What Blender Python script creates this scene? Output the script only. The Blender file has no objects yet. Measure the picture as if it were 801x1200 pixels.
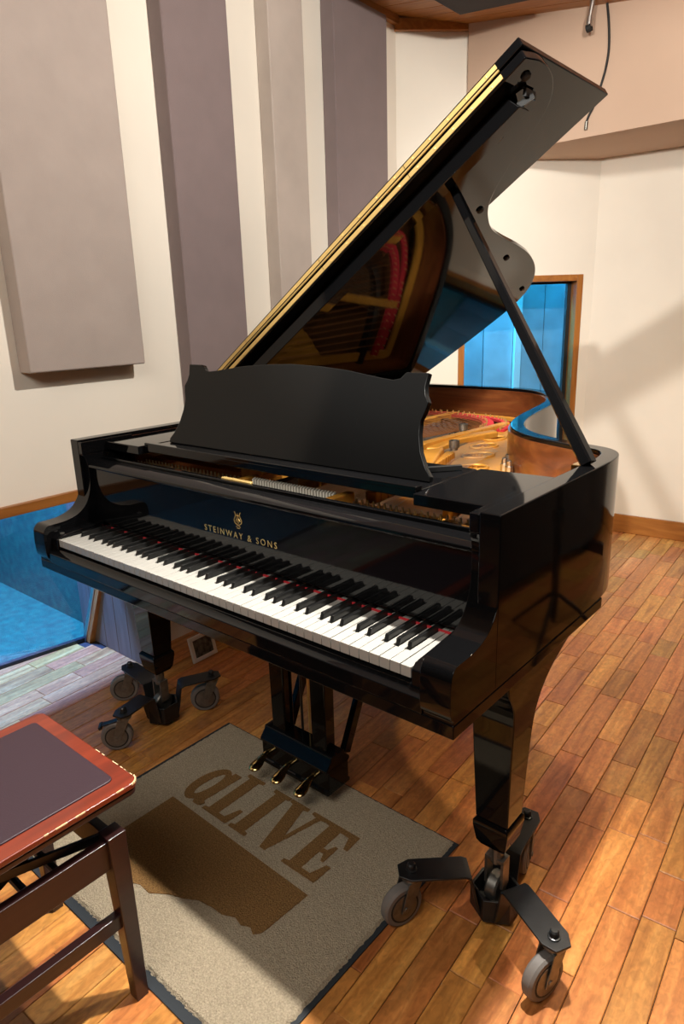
import bpy, bmesh, math, random
from mathutils import Vector, Matrix
random.seed(7)
scene = bpy.context.scene
COL = scene.collection
PI = math.pi

# ------------------------------------------------------------------ camera
CAM = Vector((1.226, -0.888, 1.343))
PITCH, ROLL, YAW, FPX = -0.282, -0.031, 0.710, 802.0
fwd = Vector((-math.sin(YAW)*math.cos(PITCH), math.cos(YAW)*math.cos(PITCH), math.sin(PITCH)))
rgt = Vector((math.cos(YAW), math.sin(YAW), 0))
upv = rgt.cross(fwd)
R2 = math.cos(ROLL)*rgt + math.sin(ROLL)*upv
U2 = -math.sin(ROLL)*rgt + math.cos(ROLL)*upv
cd = bpy.data.cameras.new('camera')
cam = bpy.data.objects.new('camera', cd)
COL.objects.link(cam)
M = Matrix.Identity(4)
for i in range(3):
    M[i][0], M[i][1], M[i][2], M[i][3] = R2[i], U2[i], -fwd[i], CAM[i]
cam.matrix_world = M
cd.sensor_fit = 'VERTICAL'; cd.sensor_height = 36.0; cd.sensor_width = 24.03
cd.lens = FPX/1200*36.0
cd.clip_start = 0.02
scene.camera = cam
def project(p):
    d = Vector(p)-CAM
    z = d.dot(fwd)
    return (400.5+FPX*d.dot(R2)/z, 600-FPX*d.dot(U2)/z, z)

# ------------------------------------------------------------------ colour management, world
vs = scene.view_settings
vs.view_transform = 'Standard'; vs.look = 'None'; vs.gamma = 1.0; vs.use_curve_mapping = False
vs.exposure = 0.04
try:
    scene.cycles.use_denoising = True
    scene.cycles.max_bounces = 8
    scene.cycles.sample_clamp_indirect = 6.0
    scene.cycles.caustics_reflective = False
    scene.cycles.caustics_refractive = False
except Exception:
    pass
w = bpy.data.worlds.new('world'); scene.world = w; w.use_nodes = True
w.node_tree.nodes['Background'].inputs[0].default_value = (0.05, 0.045, 0.04, 1)
w.node_tree.nodes['Background'].inputs[1].default_value = 0.3

# ------------------------------------------------------------------ lights (lamps of the studio, plus an added front fill)
def lamp(name, kind, loc, target, energy, color, **kw):
    l = bpy.data.lights.new(name, kind); l.energy = energy; l.color = color
    for k, v in kw.items(): setattr(l, k, v)
    o = bpy.data.objects.new(name, l); COL.objects.link(o)
    o.location = loc
    d = Vector(target)-Vector(loc)
    o.rotation_euler = d.to_track_quat('-Z', 'Y').to_euler()
    return o
WARM = (1.0, 0.83, 0.58)
WARM2 = (1.0, 0.95, 0.87)
lamp('ceiling_spot_keys', 'SPOT', (0.64, 0.36, 2.45), (0.18, -0.16, 0.0), 400, WARM2, spot_size=1.15, spot_blend=0.9, shadow_soft_size=0.035)
lamp('ceiling_spot_panels', 'SPOT', (0.62, 0.72, 2.42), (-1.1, 0.80, 1.45), 126, WARM2, spot_size=2.5, spot_blend=0.5, shadow_soft_size=0.03)
lamp('studio_lamp_back', 'SPOT', (0.55, -1.0, 2.2), (0.15, 3.2, 1.0), 290, WARM2, spot_size=0.95, spot_blend=0.5, shadow_soft_size=0.04)
lamp('front_fill', 'AREA', (0.75, -1.6, 2.45), (0.25, 0.2, 0.0), 36, WARM2, shape='RECTANGLE', size=1.5, size_y=0.8)  # added soft area fill that brightens the rug, not a fixture
lamp('ceiling_spot_floor', 'SPOT', (1.10, 1.6, 2.42), (0.75, 1.8, 0.0), 98, WARM, spot_size=2.2, spot_blend=0.8, shadow_soft_size=0.05)
lamp('ceiling_spot_wall', 'SPOT', (0.75, 0.95, 2.42), (-0.1, 3.1, 1.25), 78, WARM2, spot_size=1.8, spot_blend=0.7, shadow_soft_size=0.06)
lamp('booth_lamp_low', 'AREA', (-1.64, 0.0, 2.2), (-1.27, 0.0, 0.0), 500, (0.34, 0.53, 1.15), shape='RECTANGLE', size=0.9, size_y=0.2)
lamp('booth_lamp_high', 'AREA', (-1.55, 3.15, 2.3), (-1.0, 4.2, 1.0), 190, (0.04, 0.54, 0.98), shape='RECTANGLE', size=0.5, size_y=0.5)

# ------------------------------------------------------------------ materials
MATS = {}
class NT:
    def __init__(s, name):
        s.m = bpy.data.materials.new(name); s.m.use_nodes = True
        s.t = s.m.node_tree; s.b = s.t.nodes['Principled BSDF']; s.out = s.t.nodes['Material Output']
    def n(s, typ, **kw):
        nd = s.t.nodes.new(typ)
        for k, v in kw.items():
            if k in nd.inputs.keys() if hasattr(nd, 'inputs') else False: nd.inputs[k].default_value = v
            else: setattr(nd, k, v)
        return nd
    def l(s, a, b): s.t.links.new(a, b)
    def ramp(s, fac, stops):
        r = s.n('ShaderNodeValToRGB'); s.l(fac, r.inputs[0])
        e = r.color_ramp.elements
        while len(e) < len(stops): e.new(0.5)
        for el, (p, c) in zip(e, stops):
            el.position = p; el.color = (*c, 1) if len(c) == 3 else c
        return r.outputs[0]
def rgb(h):
    h = h.lstrip('#'); v = [int(h[i:i+2], 16)/255 for i in (0, 2, 4)]
    return tuple(c/12.92 if c <= 0.04045 else ((c+0.055)/1.055)**2.4 for c in v)
def mat(name, color, rough=0.5, metal=0.0, coat=0.0, noise=None, bump=None, spec=0.5, coat_rough=0.03, sheen=0.0, var=0.0):
    """noise=(scale, amount) tints, bump=(scale, strength, distance)"""
    if name in MATS: return MATS[name]
    s = NT(name); b = s.b
    b.inputs['Base Color'].default_value = (*color, 1)
    b.inputs['Roughness'].default_value = rough
    b.inputs['Metallic'].default_value = metal
    b.inputs['Specular IOR Level'].default_value = spec
    b.inputs['Coat Weight'].default_value = coat
    b.inputs['Coat Roughness'].default_value = coat_rough
    if sheen: b.inputs['Sheen Weight'].default_value = sheen
    tc = s.n('ShaderNodeTexCoord')
    if noise:
        nz = s.n('ShaderNodeTexNoise'); nz.inputs['Scale'].default_value = noise[0]; nz.inputs['Detail'].default_value = 6
        s.l(tc.outputs['Object'], nz.inputs['Vector'])
        a = noise[1]
        c0 = tuple(max(0, c*(1-a)) for c in color); c1 = tuple(min(1, c*(1+a)) for c in color)
        s.l(s.ramp(nz.outputs['Fac'], [(0.3, c0), (0.7, c1)]), b.inputs['Base Color'])
    if bump:
        nz2 = s.n('ShaderNodeTexNoise'); nz2.inputs['Scale'].default_value = bump[0]; nz2.inputs['Detail'].default_value = 4
        s.l(tc.outputs['Object'], nz2.inputs['Vector'])
        bp = s.n('ShaderNodeBump'); bp.inputs['Strength'].default_value = bump[1]; bp.inputs['Distance'].default_value = bump[2]
        s.l(nz2.outputs['Fac'], bp.inputs['Height']); s.l(bp.outputs['Normal'], b.inputs['Normal'])
    MATS[name] = s.m
    return s.m
def wood(name, stops, axis='Y', scale=1.0, rough=0.35, coat=0.0, percell=0.0, wear=None, spec=0.5, mottle=0.0):
    """grain stretched along an axis; percell varies the tone for each object / loose piece"""
    if name in MATS: return MATS[name]
    s = NT(name); b = s.b
    tc = s.n('ShaderNodeTexCoord'); oi = s.n('ShaderNodeObjectInfo'); ge = s.n('ShaderNodeNewGeometry')
    addr = s.n('ShaderNodeMath', operation='ADD'); s.l(oi.outputs['Random'], addr.inputs[0]); s.l(ge.outputs['Random Per Island'], addr.inputs[1])
    fr = s.n('ShaderNodeMath', operation='FRACT'); s.l(addr.outputs[0], fr.inputs[0])
    mp = s.n('ShaderNodeMapping')
    st = {'X': (1.2, 16, 16), 'Y': (16, 1.2, 16), 'Z': (16, 16, 1.2)}[axis]
    mp.inputs['Scale'].default_value = tuple(v*scale for v in st)
    off = s.n('ShaderNodeCombineXYZ'); mu = s.n('ShaderNodeMath', operation='MULTIPLY'); mu.inputs[1].default_value = 37.0
    s.l(fr.outputs[0], mu.inputs[0])
    for i in range(3): s.l(mu.outputs[0], off.inputs[i])
    s.l(tc.outputs['Object'], mp.inputs['Vector']); s.l(off.outputs[0], mp.inputs['Location'])
    nz = s.n('ShaderNodeTexNoise'); nz.inputs['Scale'].default_value = 1.6; nz.inputs['Detail'].default_value = 8; nz.inputs['Distortion'].default_value = 1.6
    s.l(mp.outputs[0], nz.inputs['Vector'])
    col = s.ramp(nz.outputs['Fac'], [(0.25+0.5*i/(len(stops)-1), c) for i, c in enumerate(stops)])
    if percell:
        mr = s.n('ShaderNodeMapRange'); s.l(fr.outputs[0], mr.inputs[0]); mr.inputs[3].default_value = 1-percell; mr.inputs[4].default_value = 1+percell*0.6
        hs = s.n('ShaderNodeHueSaturation'); s.l(col, hs.inputs['Color']); s.l(mr.outputs[0], hs.inputs['Value'])
        m2 = s.n('ShaderNodeMath', operation='MULTIPLY'); m2.inputs[1].default_value = 7.31; s.l(fr.outputs[0], m2.inputs[0])
        f2 = s.n('ShaderNodeMath', operation='FRACT'); s.l(m2.outputs[0], f2.inputs[0])
        mr2 = s.n('ShaderNodeMapRange'); s.l(f2.outputs[0], mr2.inputs[0]); mr2.inputs[3].default_value = 0.487; mr2.inputs[4].default_value = 0.512
        s.l(mr2.outputs[0], hs.inputs['Hue'])
        col = hs.outputs[0]
    if mottle:
        n3 = s.n('ShaderNodeTexNoise'); n3.inputs['Scale'].default_value = 55; n3.inputs['Detail'].default_value = 5; n3.inputs['Distortion'].default_value = 0.8
        mp3 = s.n('ShaderNodeMapping'); mp3.inputs['Scale'].default_value = (1.6, 0.8, 1); s.l(tc.outputs['Object'], mp3.inputs['Vector']); s.l(off.outputs[0], mp3.inputs['Location']); s.l(mp3.outputs[0], n3.inputs['Vector'])
        mr3 = s.n('ShaderNodeMapRange'); s.l(n3.outputs['Fac'], mr3.inputs[0]); mr3.inputs[1].default_value = 0.3; mr3.inputs[2].default_value = 0.7; mr3.inputs[3].default_value = 1-mottle; mr3.inputs[4].default_value = 1+mottle
        hs3 = s.n('ShaderNodeHueSaturation'); s.l(col, hs3.inputs['Color']); s.l(mr3.outputs[0], hs3.inputs['Value']); col = hs3.outputs[0]
    if wear:
        n2 = s.n('ShaderNodeTexNoise'); n2.inputs['Scale'].default_value = wear[0]; n2.inputs['Detail'].default_value = 5
        s.l(tc.outputs['Object'], n2.inputs['Vector'])
        mx = s.n('ShaderNodeMixRGB'); mx.inputs[2].default_value = (*wear[1], 1)
        s.l(s.ramp(n2.outputs['Fac'], [(wear[2], (0, 0, 0)), (wear[2]+0.08, (1, 1, 1))]), mx.inputs[0]); s.l(col, mx.inputs[1])
        col = mx.outputs[0]
    s.l(col, b.inputs['Base Color'])
    b.inputs['Roughness'].default_value = rough; b.inputs['Coat Weight'].default_value = coat; b.inputs['Coat Roughness'].default_value = 0.08
    b.inputs['Specular IOR Level'].default_value = spec
    bp = s.n('ShaderNodeBump'); bp.inputs['Strength'].default_value = 0.15; bp.inputs['Distance'].default_value = 0.002
    s.l(nz.outputs['Fac'], bp.inputs['Height']); s.l(bp.outputs['Normal'], b.inputs['Normal'])
    MATS[name] = s.m
    return s.m
def pane_mat(name, tint=(0.9, 0.95, 1.0), refl=0.5):
    if name in MATS: return MATS[name]
    s = NT(name); s.t.nodes.remove(s.b)
    tr = s.n('ShaderNodeBsdfTransparent'); tr.inputs[0].default_value = (*tint, 1)
    gl = s.n('ShaderNodeBsdfGlossy'); gl.inputs['Roughness'].default_value = 0.02
    lwt = s.n('ShaderNodeLayerWeight'); pw = s.n('ShaderNodeMath', operation='POWER'); s.l(lwt.outputs['Facing'], pw.inputs[0]); pw.inputs[1].default_value = 5.0
    fr = s.n('ShaderNodeMath', operation='MULTIPLY_ADD'); s.l(pw.outputs[0], fr.inputs[0]); fr.inputs[1].default_value = 0.9; fr.inputs[2].default_value = 0.04
    mx = s.n('ShaderNodeMixShader')
    s.l(fr.outputs[0], mx.inputs[0]); s.l(tr.outputs[0], mx.inputs[1]); s.l(gl.outputs[0], mx.inputs[2]); s.l(mx.outputs[0], s.out.inputs[0])
    MATS[name] = s.m
    return s.m

BLACK = mat('black_lacquer', (0.003, 0.003, 0.0033), 0.05, spec=0.24)
SATIN = mat('black_satin', (0.012, 0.012, 0.012), 0.35)
WALL = mat('wall_plaster', rgb('#e9e1d3'), 0.85, noise=(3.0, 0.03), bump=(160, 0.12, 0.002))
WALL2 = mat('wall_upper_tan', rgb('#c0a48e'), 0.85, noise=(3.0, 0.03), bump=(160, 0.12, 0.002))
FAB1 = mat('fabric_taupe', rgb('#a3968e'), 0.95, noise=(9, 0.05), bump=(420, 0.35, 0.002), sheen=0.2)
FAB2 = mat('fabric_mauve', rgb('#7a6b6a'), 0.95, noise=(9, 0.05), bump=(420, 0.35, 0.002), sheen=0.2)
FAB3 = mat('fabric_light_taupe', rgb('#b2a59b'), 0.95, noise=(5, 0.09), bump=(420, 0.35, 0.002), sheen=0.2)
FABD = mat('fabric_charcoal', rgb('#3c3838'), 0.95, noise=(9, 0.05), bump=(420, 0.35, 0.002))
FLOORW = wood('floor_oak', [rgb('#8c5124'), rgb('#ae6d36'), rgb('#c07f41'), rgb('#cd9252')], 'Y', 1.0, 0.34, coat=0.12, percell=0.24, mottle=0.22)
SUBF = mat('subfloor', (0.03, 0.016, 0.008), 0.8)
TRIMW = wood('trim_oak', [rgb('#7a4a1c'), rgb('#935c28'), rgb('#a56d33')], 'Y', 1.0, 0.4)
TRIMX = wood('trim_oak_x', [rgb('#8a5524'), rgb('#a0652c'), rgb('#b07638')], 'X', 1.0, 0.4)
TRIMZ = wood('trim_oak_z', [rgb('#8a5524'), rgb('#a0652c'), rgb('#b07638')], 'Z', 1.0, 0.4)
CEILW = wood('ceiling_pine', [rgb('#7a4420'), rgb('#9a5c30'), rgb('#a86a3c')], 'Y', 1.0, 0.5, percell=0.15)
BOOTHW = mat('booth_board', rgb('#b4bcc0'), 0.6, noise=(6, 0.15), bump=(30, 0.2, 0.004))
GREYB = wood('grey_board', [rgb('#5e4a34'), rgb('#6b5640'), rgb('#75604a')], 'Z', 1.0, 0.55, percell=0.1)
GLASS = pane_mat('glass_pane', (0.75, 0.9, 1.0))
GLASSB = pane_mat('glass_pane_blue', (0.55, 0.75, 1.0))
BOOTHD = mat('booth_carpet', (0.003, 0.070, 0.030), 0.95, noise=(25, 0.35), bump=(220, 0.5, 0.004))
DARKW = mat('wall_dark_cloth', rgb('#3a302b'), 0.9, bump=(200, 0.3, 0.003))
IVORY = mat('ivory', rgb('#9a9892'), 0.25, coat=0.2)
EBONY = mat('ebony', (0.006, 0.006, 0.006), 0.28)
RED = mat('red_felt', rgb('#b3202a'), 0.95, bump=(300, 0.3, 0.001))
GOLD = mat('plate_bronze', rgb('#d09238'), 0.45, metal=0.3, noise=(30, 0.08), bump=(120, 0.08, 0.001))
BRASS = mat('brass', rgb('#d6b673'), 0.36, metal=0.7)
BRASSP = mat('brass_polished', rgb('#d8b777'), 0.14, metal=1.0)
STEEL = mat('steel', rgb('#b9b7b2'), 0.3, metal=1.0)
STEELD = mat('steel_worn', rgb('#7d7a74'), 0.42, metal=0.9, noise=(60, 0.2))
COPPER = mat('copper_string', rgb('#a8744a'), 0.4, metal=0.9)
MAHOG = wood('mahogany_inner', [rgb('#4a2410'), rgb('#63341a'), rgb('#774522')], 'X', 0.8, 0.28, coat=0.5)
SPRUCE = wood('spruce_board', [rgb('#8a5a2c'), rgb('#a87440'), rgb('#b8844c')], 'Y', 1.4, 0.4)
RUBBER = mat('grey_rubber', rgb('#6a645f'), 0.6, noise=(40, 0.1))
RUBD = mat('black_rubber', rgb('#1a1918'), 0.7)
DARKM = mat('dolly_black_paint', (0.006, 0.006, 0.0065), 0.42, noise=(50, 0.3), bump=(90, 0.1, 0.002))
BENCHD = wood('bench_dark_wood', [rgb('#1c0c0b'), rgb('#251010'), rgb('#2d1614')], 'Y', 1.0, 0.3, coat=0.2)
BENCHR = wood('bench_red_wood', [rgb('#4a170b'), rgb('#642110'), rgb('#782c15')], 'Y', 0.8, 0.3, coat=0.3)
BARE = mat('bare_wood', rgb('#d2b48a'), 0.6)
VINYL = mat('vinyl_plum', rgb('#2b1a23'), 0.5, bump=(350, 0.25, 0.001))
RUGM = mat('rug_pile_beige', rgb('#b3a48c'), 1.0, noise=(260, 0.25), bump=(330, 1.0, 0.008), spec=0.1)
RUGB = mat('rug_pile_brown', rgb('#8a6840'), 1.0, noise=(230, 0.35), bump=(330, 1.0, 0.008), spec=0.1)
RUGE = mat('rug_rubber_edge', rgb('#1c2228'), 0.7, bump=(200, 0.2, 0.001))
PIPE = mat('pipe_aluminium', rgb('#c8c4bd'), 0.3, metal=0.9)
WHITEP = mat('frame_paint_white', rgb('#ece8de'), 0.5)

# ------------------------------------------------------------------ mesh helpers
class MB:
    def __init__(s): s.v = []; s.f = []
    def add(s, vs, fs):
        k = len(s.v); s.v += [tuple(v) for v in vs]; s.f += [tuple(i+k for i in f) for f in fs]; return s
    def box(s, x0, x1, y0, y1, z0, z1):
        v = [(x0,y0,z0),(x1,y0,z0),(x1,y1,z0),(x0,y1,z0),(x0,y0,z1),(x1,y0,z1),(x1,y1,z1),(x0,y1,z1)]
        return s.add(v, [(0,3,2,1),(4,5,6,7),(0,1,5,4),(1,2,6,5),(2,3,7,6),(3,0,4,7)])
    def hexa(s, v):   # eight corners, bottom ring then top ring
        return s.add(v, [(0,3,2,1),(4,5,6,7),(0,1,5,4),(1,2,6,5),(2,3,7,6),(3,0,4,7)])
    def prism(s, poly, a0, a1, axis='Z'):
        n = len(poly)
        def P(p, a):
            if axis == 'Z': return (p[0], p[1], a)
            if axis == 'X': return (a, p[0], p[1])
            return (p[0], a, p[1])
        v = [P(p, a0) for p in poly]+[P(p, a1) for p in poly]
        f = [tuple(range(n-1, -1, -1)), tuple(range(n, 2*n))]+[(i, (i+1) % n, n+(i+1) % n, n+i) for i in range(n)]
        return s.add(v, f)
    def ring(s, outer, inner, z0, z1):   # closed loops of equal length
        n = len(outer)
        v = [(*p, z0) for p in outer]+[(*p, z0) for p in inner]+[(*p, z1) for p in outer]+[(*p, z1) for p in inner]
        f = []
        for i in range(n):
            j = (i+1) % n
            f += [(i, j, 2*n+j, 2*n+i), (n+j, n+i, 3*n+i, 3*n+j), (2*n+i, 2*n+j, 3*n+j, 3*n+i), (n+i, n+j, j, i)]
        return s.add(v, f)
    def tube(s, pts, r, seg=10, caps=True):
        pts = [Vector(p) for p in pts]; n = len(pts)
        rr = r if isinstance(r, (list, tuple)) else [r]*n
        v = []; prev = None
        for i, p in enumerate(pts):
            t = (pts[min(i+1, n-1)]-pts[max(i-1, 0)]).normalized()
            if prev is None:
                a = Vector((0, 0, 1)) if abs(t.z) < 0.9 else Vector((1, 0, 0))
                u = t.cross(a).normalized()
            else:
                u = (prev-t*prev.dot(t)).normalized()
            prev = u; q = t.cross(u)
            for k in range(seg):
                th = 2*PI*k/seg
                v.append(p+(u*math.cos(th)+q*math.sin(th))*rr[i])
        f = []
        for i in range(n-1):
            for k in range(seg):
                l = (k+1) % seg
                f.append((i*seg+k, i*seg+l, (i+1)*seg+l, (i+1)*seg+k))
        if caps:
            f.append(tuple(range(seg-1, -1, -1))); f.append(tuple((n-1)*seg+k for k in range(seg)))
        return s.add(v, f)
    def bar(s, a, b, w, h, up=(0, 0, 1)):   # a square-section bar from a to b
        a, b = Vector(a), Vector(b); t = (b-a).normalized(); u = t.cross(Vector(up)).normalized(); q = u.cross(t)
        v = []
        for p in (a, b):
            for sx, sz in ((-1, -1), (1, -1), (1, 1), (-1, 1)):
                v.append(p+u*(sx*w/2)+q*(sz*h/2))
        return s.add(v, [(0,3,2,1),(4,5,6,7),(0,1,5,4),(1,2,6,5),(2,3,7,6),(3,0,4,7)])
    def lathe(s, prof, origin=(0,0,0), axis=(0,0,1), seg=20):
        o = Vector(origin); t = Vector(axis).normalized(); a = Vector((0,0,1)) if abs(t.z) < 0.9 else Vector((1,0,0))
        u = t.cross(a).normalized(); q = t.cross(u); v = []; f = []
        for (r, z) in prof:
            for k in range(seg):
                th = 2*PI*k/seg; v.append(o+t*z+(u*math.cos(th)+q*math.sin(th))*r)
        for i in range(len(prof)-1):
            for k in range(seg):
                l = (k+1) % seg; f.append((i*seg+k, i*seg+l, (i+1)*seg+l, (i+1)*seg+k))
        f.append(tuple(range(seg-1, -1, -1))); f.append(tuple((len(prof)-1)*seg+k for k in range(seg)))
        return s.add(v, f)
    def mesh(s, name):
        m = bpy.data.meshes.new(name); m.from_pydata(s.v, [], s.f); m.validate()
        bm = bmesh.new(); bm.from_mesh(m); bmesh.ops.recalc_face_normals(bm, faces=bm.faces); bm.to_mesh(m); bm.free()
        return m
    def build(s, name, material, parent=None, bevel=0.0, smooth=False, seg=2, loc=None):
        m = s.mesh(name); m.materials.append(material)
        o = bpy.data.objects.new(name, m); COL.objects.link(o)
        if loc: o.location = loc
        if parent: o.parent = parent
        if smooth or bevel:
            for p in m.polygons: p.use_smooth = True
            try: m.set_sharp_from_angle(angle=math.radians(38))
            except Exception: pass
        if bevel:
            b = o.modifiers.new('bevel', 'BEVEL'); b.width = bevel; b.segments = seg; b.limit_method = 'ANGLE'; b.angle_limit = math.radians(40)
            try: b.harden_normals = True
            except Exception: pass
        return o
def empty(name, label, cat, loc=(0,0,0), rz=0, group=None):
    o = bpy.data.objects.new(name, None); COL.objects.link(o); o.location = loc; o.rotation_euler = (0,0,rz)
    o.empty_display_size = 0.1
    tag(o, label, cat, group); return o
def tag(o, label, cat, group=None):
    o['label'] = label; o['category'] = cat
    if group: o['group'] = group
    return o
def struct(o, label=None, cat=None):
    o['kind'] = 'structure'
    if label: o['label'] = label
    if cat: o['category'] = cat
    return o
def catmull(pts, n=6, closed=True):
    out = []; N = len(pts)
    rng = range(N) if closed else range(N-1)
    for i in rng:
        g = (lambda k: pts[k % N]) if closed else (lambda k: pts[max(0, min(N-1, k))])
        p0, p1, p2, p3 = g(i-1), g(i), g(i+1), g(i+2)
        for j in range(n):
            t = j/n
            out.append(tuple(0.5*((2*b)+(-a+c)*t+(2*a-5*b+4*c-d)*t*t+(-a+3*b-3*c+d)*t**3) for a, b, c, d in zip(p0, p1, p2, p3)))
    if not closed: out.append(tuple(pts[-1]))
    return out
def offset(poly, d):   # closed loop, positive = inwards for counter-clockwise loops
    n = len(poly); out = []
    for i in range(n):
        a, b, c = Vector(poly[i-1]), Vector(poly[i]), Vector(poly[(i+1) % n])
        t1 = (b-a).normalized() if (b-a).length > 1e-9 else (c-b).normalized()
        t2 = (c-b).normalized() if (c-b).length > 1e-9 else t1
        n1 = Vector((-t1.y, t1.x)); n2 = Vector((-t2.y, t2.x)); m = n1+n2
        m = m/max(0.25, m.dot(n1)*1.0) if m.length > 1e-6 else n1
        k = m/ (m.dot(n1)) if m.dot(n1) > 1e-6 else n1
        out.append(tuple(b+k*d))
    return out
def rounded_rect(x0, x1, y0, y1, r, n=4):
    out = []
    for (cx, cy, a0) in ((x1-r,y0+r,-90),(x1-r,y1-r,0),(x0+r,y1-r,90),(x0+r,y0+r,180)):
        for k in range(n+1):
            a = math.radians(a0+90*k/n); out.append((cx+r*math.cos(a), cy+r*math.sin(a)))
    return out
def text_mesh(s, size, depth, spacing=1.0):
    c = bpy.data.curves.new('txt', 'FONT'); c.body = s; c.size = size; c.extrude = depth; c.align_x = 'CENTER'; c.space_character = spacing; c.resolution_u = 3
    o = bpy.data.objects.new('txt', c); COL.objects.link(o)
    dg = bpy.context.evaluated_depsgraph_get(); dg.update()
    m = bpy.data.meshes.new_from_object(o.evaluated_get(dg))
    bpy.data.objects.remove(o); return m

# ================================================================== THE ROOM
LW = math.radians(92.0)                      # direction of the left wall
def lw(y, out=0.0):                          # x of the left wall's face at y
    return -1.1-(y-0.3)*math.tan(math.radians(2.0))-out
C1 = Vector((-0.36, 3.25)); C2 = Vector((lw(2.45), 2.45))
RA = math.radians(4.7)
def rw(x): return 3.25+(x+0.36)*math.tan(RA)  # y of the back wall's face at x
def ceil_z(x): return 2.64-0.14*(min(x, 0.6)+0.02)

# ---- floor
FA = math.radians(3.5)
fl = struct(MB().box(-3.0, 2.75, -2.75, 3.6, -0.08, -0.005).build('floor', SUBF), 'honey brown oak strip floor of short staggered planks', 'floor')
PW = 0.0735
ca, sa = math.cos(FA), math.sin(FA)
lengths = [0.16, 0.22, 0.28, 0.34, 0.40, 0.48]
pm = {}
for L in lengths:
    mb = MB(); e = 0.0016; hw, hl = PW/2-0.0008, L/2-0.0008
    v = [(-hw,-hl,-0.006),(hw,-hl,-0.006),(hw,hl,-0.006),(-hw,hl,-0.006),(-hw,-hl,-e),(hw,-hl,-e),(hw,hl,-e),(-hw,hl,-e),
         (-hw+e,-hl+e,0),(hw-e,-hl+e,0),(hw-e,hl-e,0),(-hw+e,hl-e,0)]
    f = [(0,1,5,4),(1,2,6,5),(2,3,7,6),(3,0,4,7),(4,5,9,8),(5,6,10,9),(6,7,11,10),(7,4,8,11),(8,9,10,11)]
    mb.add(v, f); m = mb.mesh('plank'); m.materials.append(FLOORW); pm[L] = m
planks = []
rng = random.Random(3)
for i in range(-44, 42):
    u = 0.060+(i+0.5)*PW
    t = -3.0+rng.random()*0.3
    while t < 3.9:
        L = rng.choice(lengths); tc_ = t+L/2; t += L
        x = u*ca-tc_*sa; y = u*sa+tc_*ca
        if x > 2.7 or y < -2.7 or y > rw(x)+0.3: continue
        if x < -1.3 and y > 0.52: continue
        if x < -1.47-(0.46-y)*0.13-0.05: continue
        if y > 2.4 and (x-C2.x)-(y-C2.y) < -0.35: continue
        planks.append((x, y, L))
def vis(p):
    x, y, L = p
    px, py, z = project((x, y, 0))
    if z < 0.1 or px < -15 or px > 816 or py < 0 or py > 1215: return 0
    if -0.40 < x < 0.44 and -0.28 < y < 0.36: return 0
    if x < lw(y)-0.32: return 0
    if -0.6 < x < 0.62 and y > 0.75 and px < 640: return 0
    return L/z/z
planks.sort(key=vis, reverse=True)
for (x, y, L) in planks[:300]:
    o = bpy.data.objects.new('plank', pm[L]); COL.objects.link(o); o.parent = fl; o.location = (x, y, 0); o.rotation_euler.z = FA
mb = MB()
for (x, y, L) in planks[300:]:
    hw, hl = PW/2-0.0006, L/2-0.0007
    q = [(x+a*ca-b*sa, y+a*sa+b*ca) for a, b in ((-hw,-hl),(hw,-hl),(hw,hl),(-hw,hl))]
    mb.add([(*p, -0.006) for p in q]+[(*p, 0) for p in q], [(4,5,6,7),(0,1,5,4),(1,2,6,5),(2,3,7,6),(3,0,4,7)])
o = mb.build('plank_field', FLOORW, fl); o['kind'] = 'stuff'

# ---- left wall with the low slanted window recess
ZT = 0.752
def lwall(y0, y1, z0, z1, th=0.12, mb=None):
    mb = mb or MB()
    return mb.hexa([(lw(y0)-th,y0,z0),(lw(y0),y0,z0),(lw(y1),y1,z0),(lw(y1)-th,y1,z0),(lw(y0)-th,y0,z1),(lw(y0),y0,z1),(lw(y1),y1,z1),(lw(y1)-th,y1,z1)])
YR = 0.487
m = MB(); lwall(-2.75, 2.47, ZT, 3.05, mb=m); lwall(YR+0.035, 2.47, 0.0, ZT, mb=m)
struct(m.build('wall_left', WALL), 'cream plaster wall behind the acoustic panels', 'wall')
m = MB()
m.hexa([(lw(-2.0)-0.14,-2.0,0.715),(lw(-2.0)+0.018,-2.0,0.715),(lw(YR)+0.018,YR,0.715),(lw(YR)-0.14,YR,0.715),
        (lw(-2.0)-0.14,-2.0,ZT),(lw(-2.0)+0.018,-2.0,ZT),(lw(YR)+0.018,YR,ZT),(lw(YR)-0.14,YR,ZT)])
struct(m.build('trim_1', TRIMW, bevel=0.003), 'brown wooden cap strip above the blue slanted glass', 'trim')
# slanted glass: its foot stands further out than its head
GB0, GB1 = Vector((-1.76, -2.0, 0.0)), Vector((-1.437, 0.452, 0.0))
GT0, GT1 = Vector((lw(-2.0)-0.03, -2.0, 0.716)), Vector((lw(YR)-0.03, YR-0.005, 0.716))
win = MB()
nrm = (GB1-GB0).cross(GT0-GB0).normalized()*0.008
win.hexa([GB0, GB1, GB1+nrm, GB0+nrm, GT0, GT1, GT1+nrm, GT0+nrm])
wl = struct(win.build('window_1', GLASSB), 'low slanted blue glass pane under the brown cap strip', 'window')
m = MB().bar(GB1+Vector((0.012,0.0,0.0)), GT1+Vector((0.012,0.0,-0.012)), 0.022, 0.03, (0,1,0)); m.build('frame_bar', STEEL, wl, bevel=0.002)
m = MB().bar(GB1+Vector((0.036,0.004,0.0)), GT1+Vector((0.036,0.004,-0.03)), 0.026, 0.03, (0,1,0)); m.build('frame_edge', TRIMZ, wl, bevel=0.002)
m = MB().bar(GB0+Vector((0.012,0,0.008)), GB1+Vector((0.008,-0.01,0.008)), 0.022, 0.016); m.build('bottom_channel', SATIN, wl)
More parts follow.
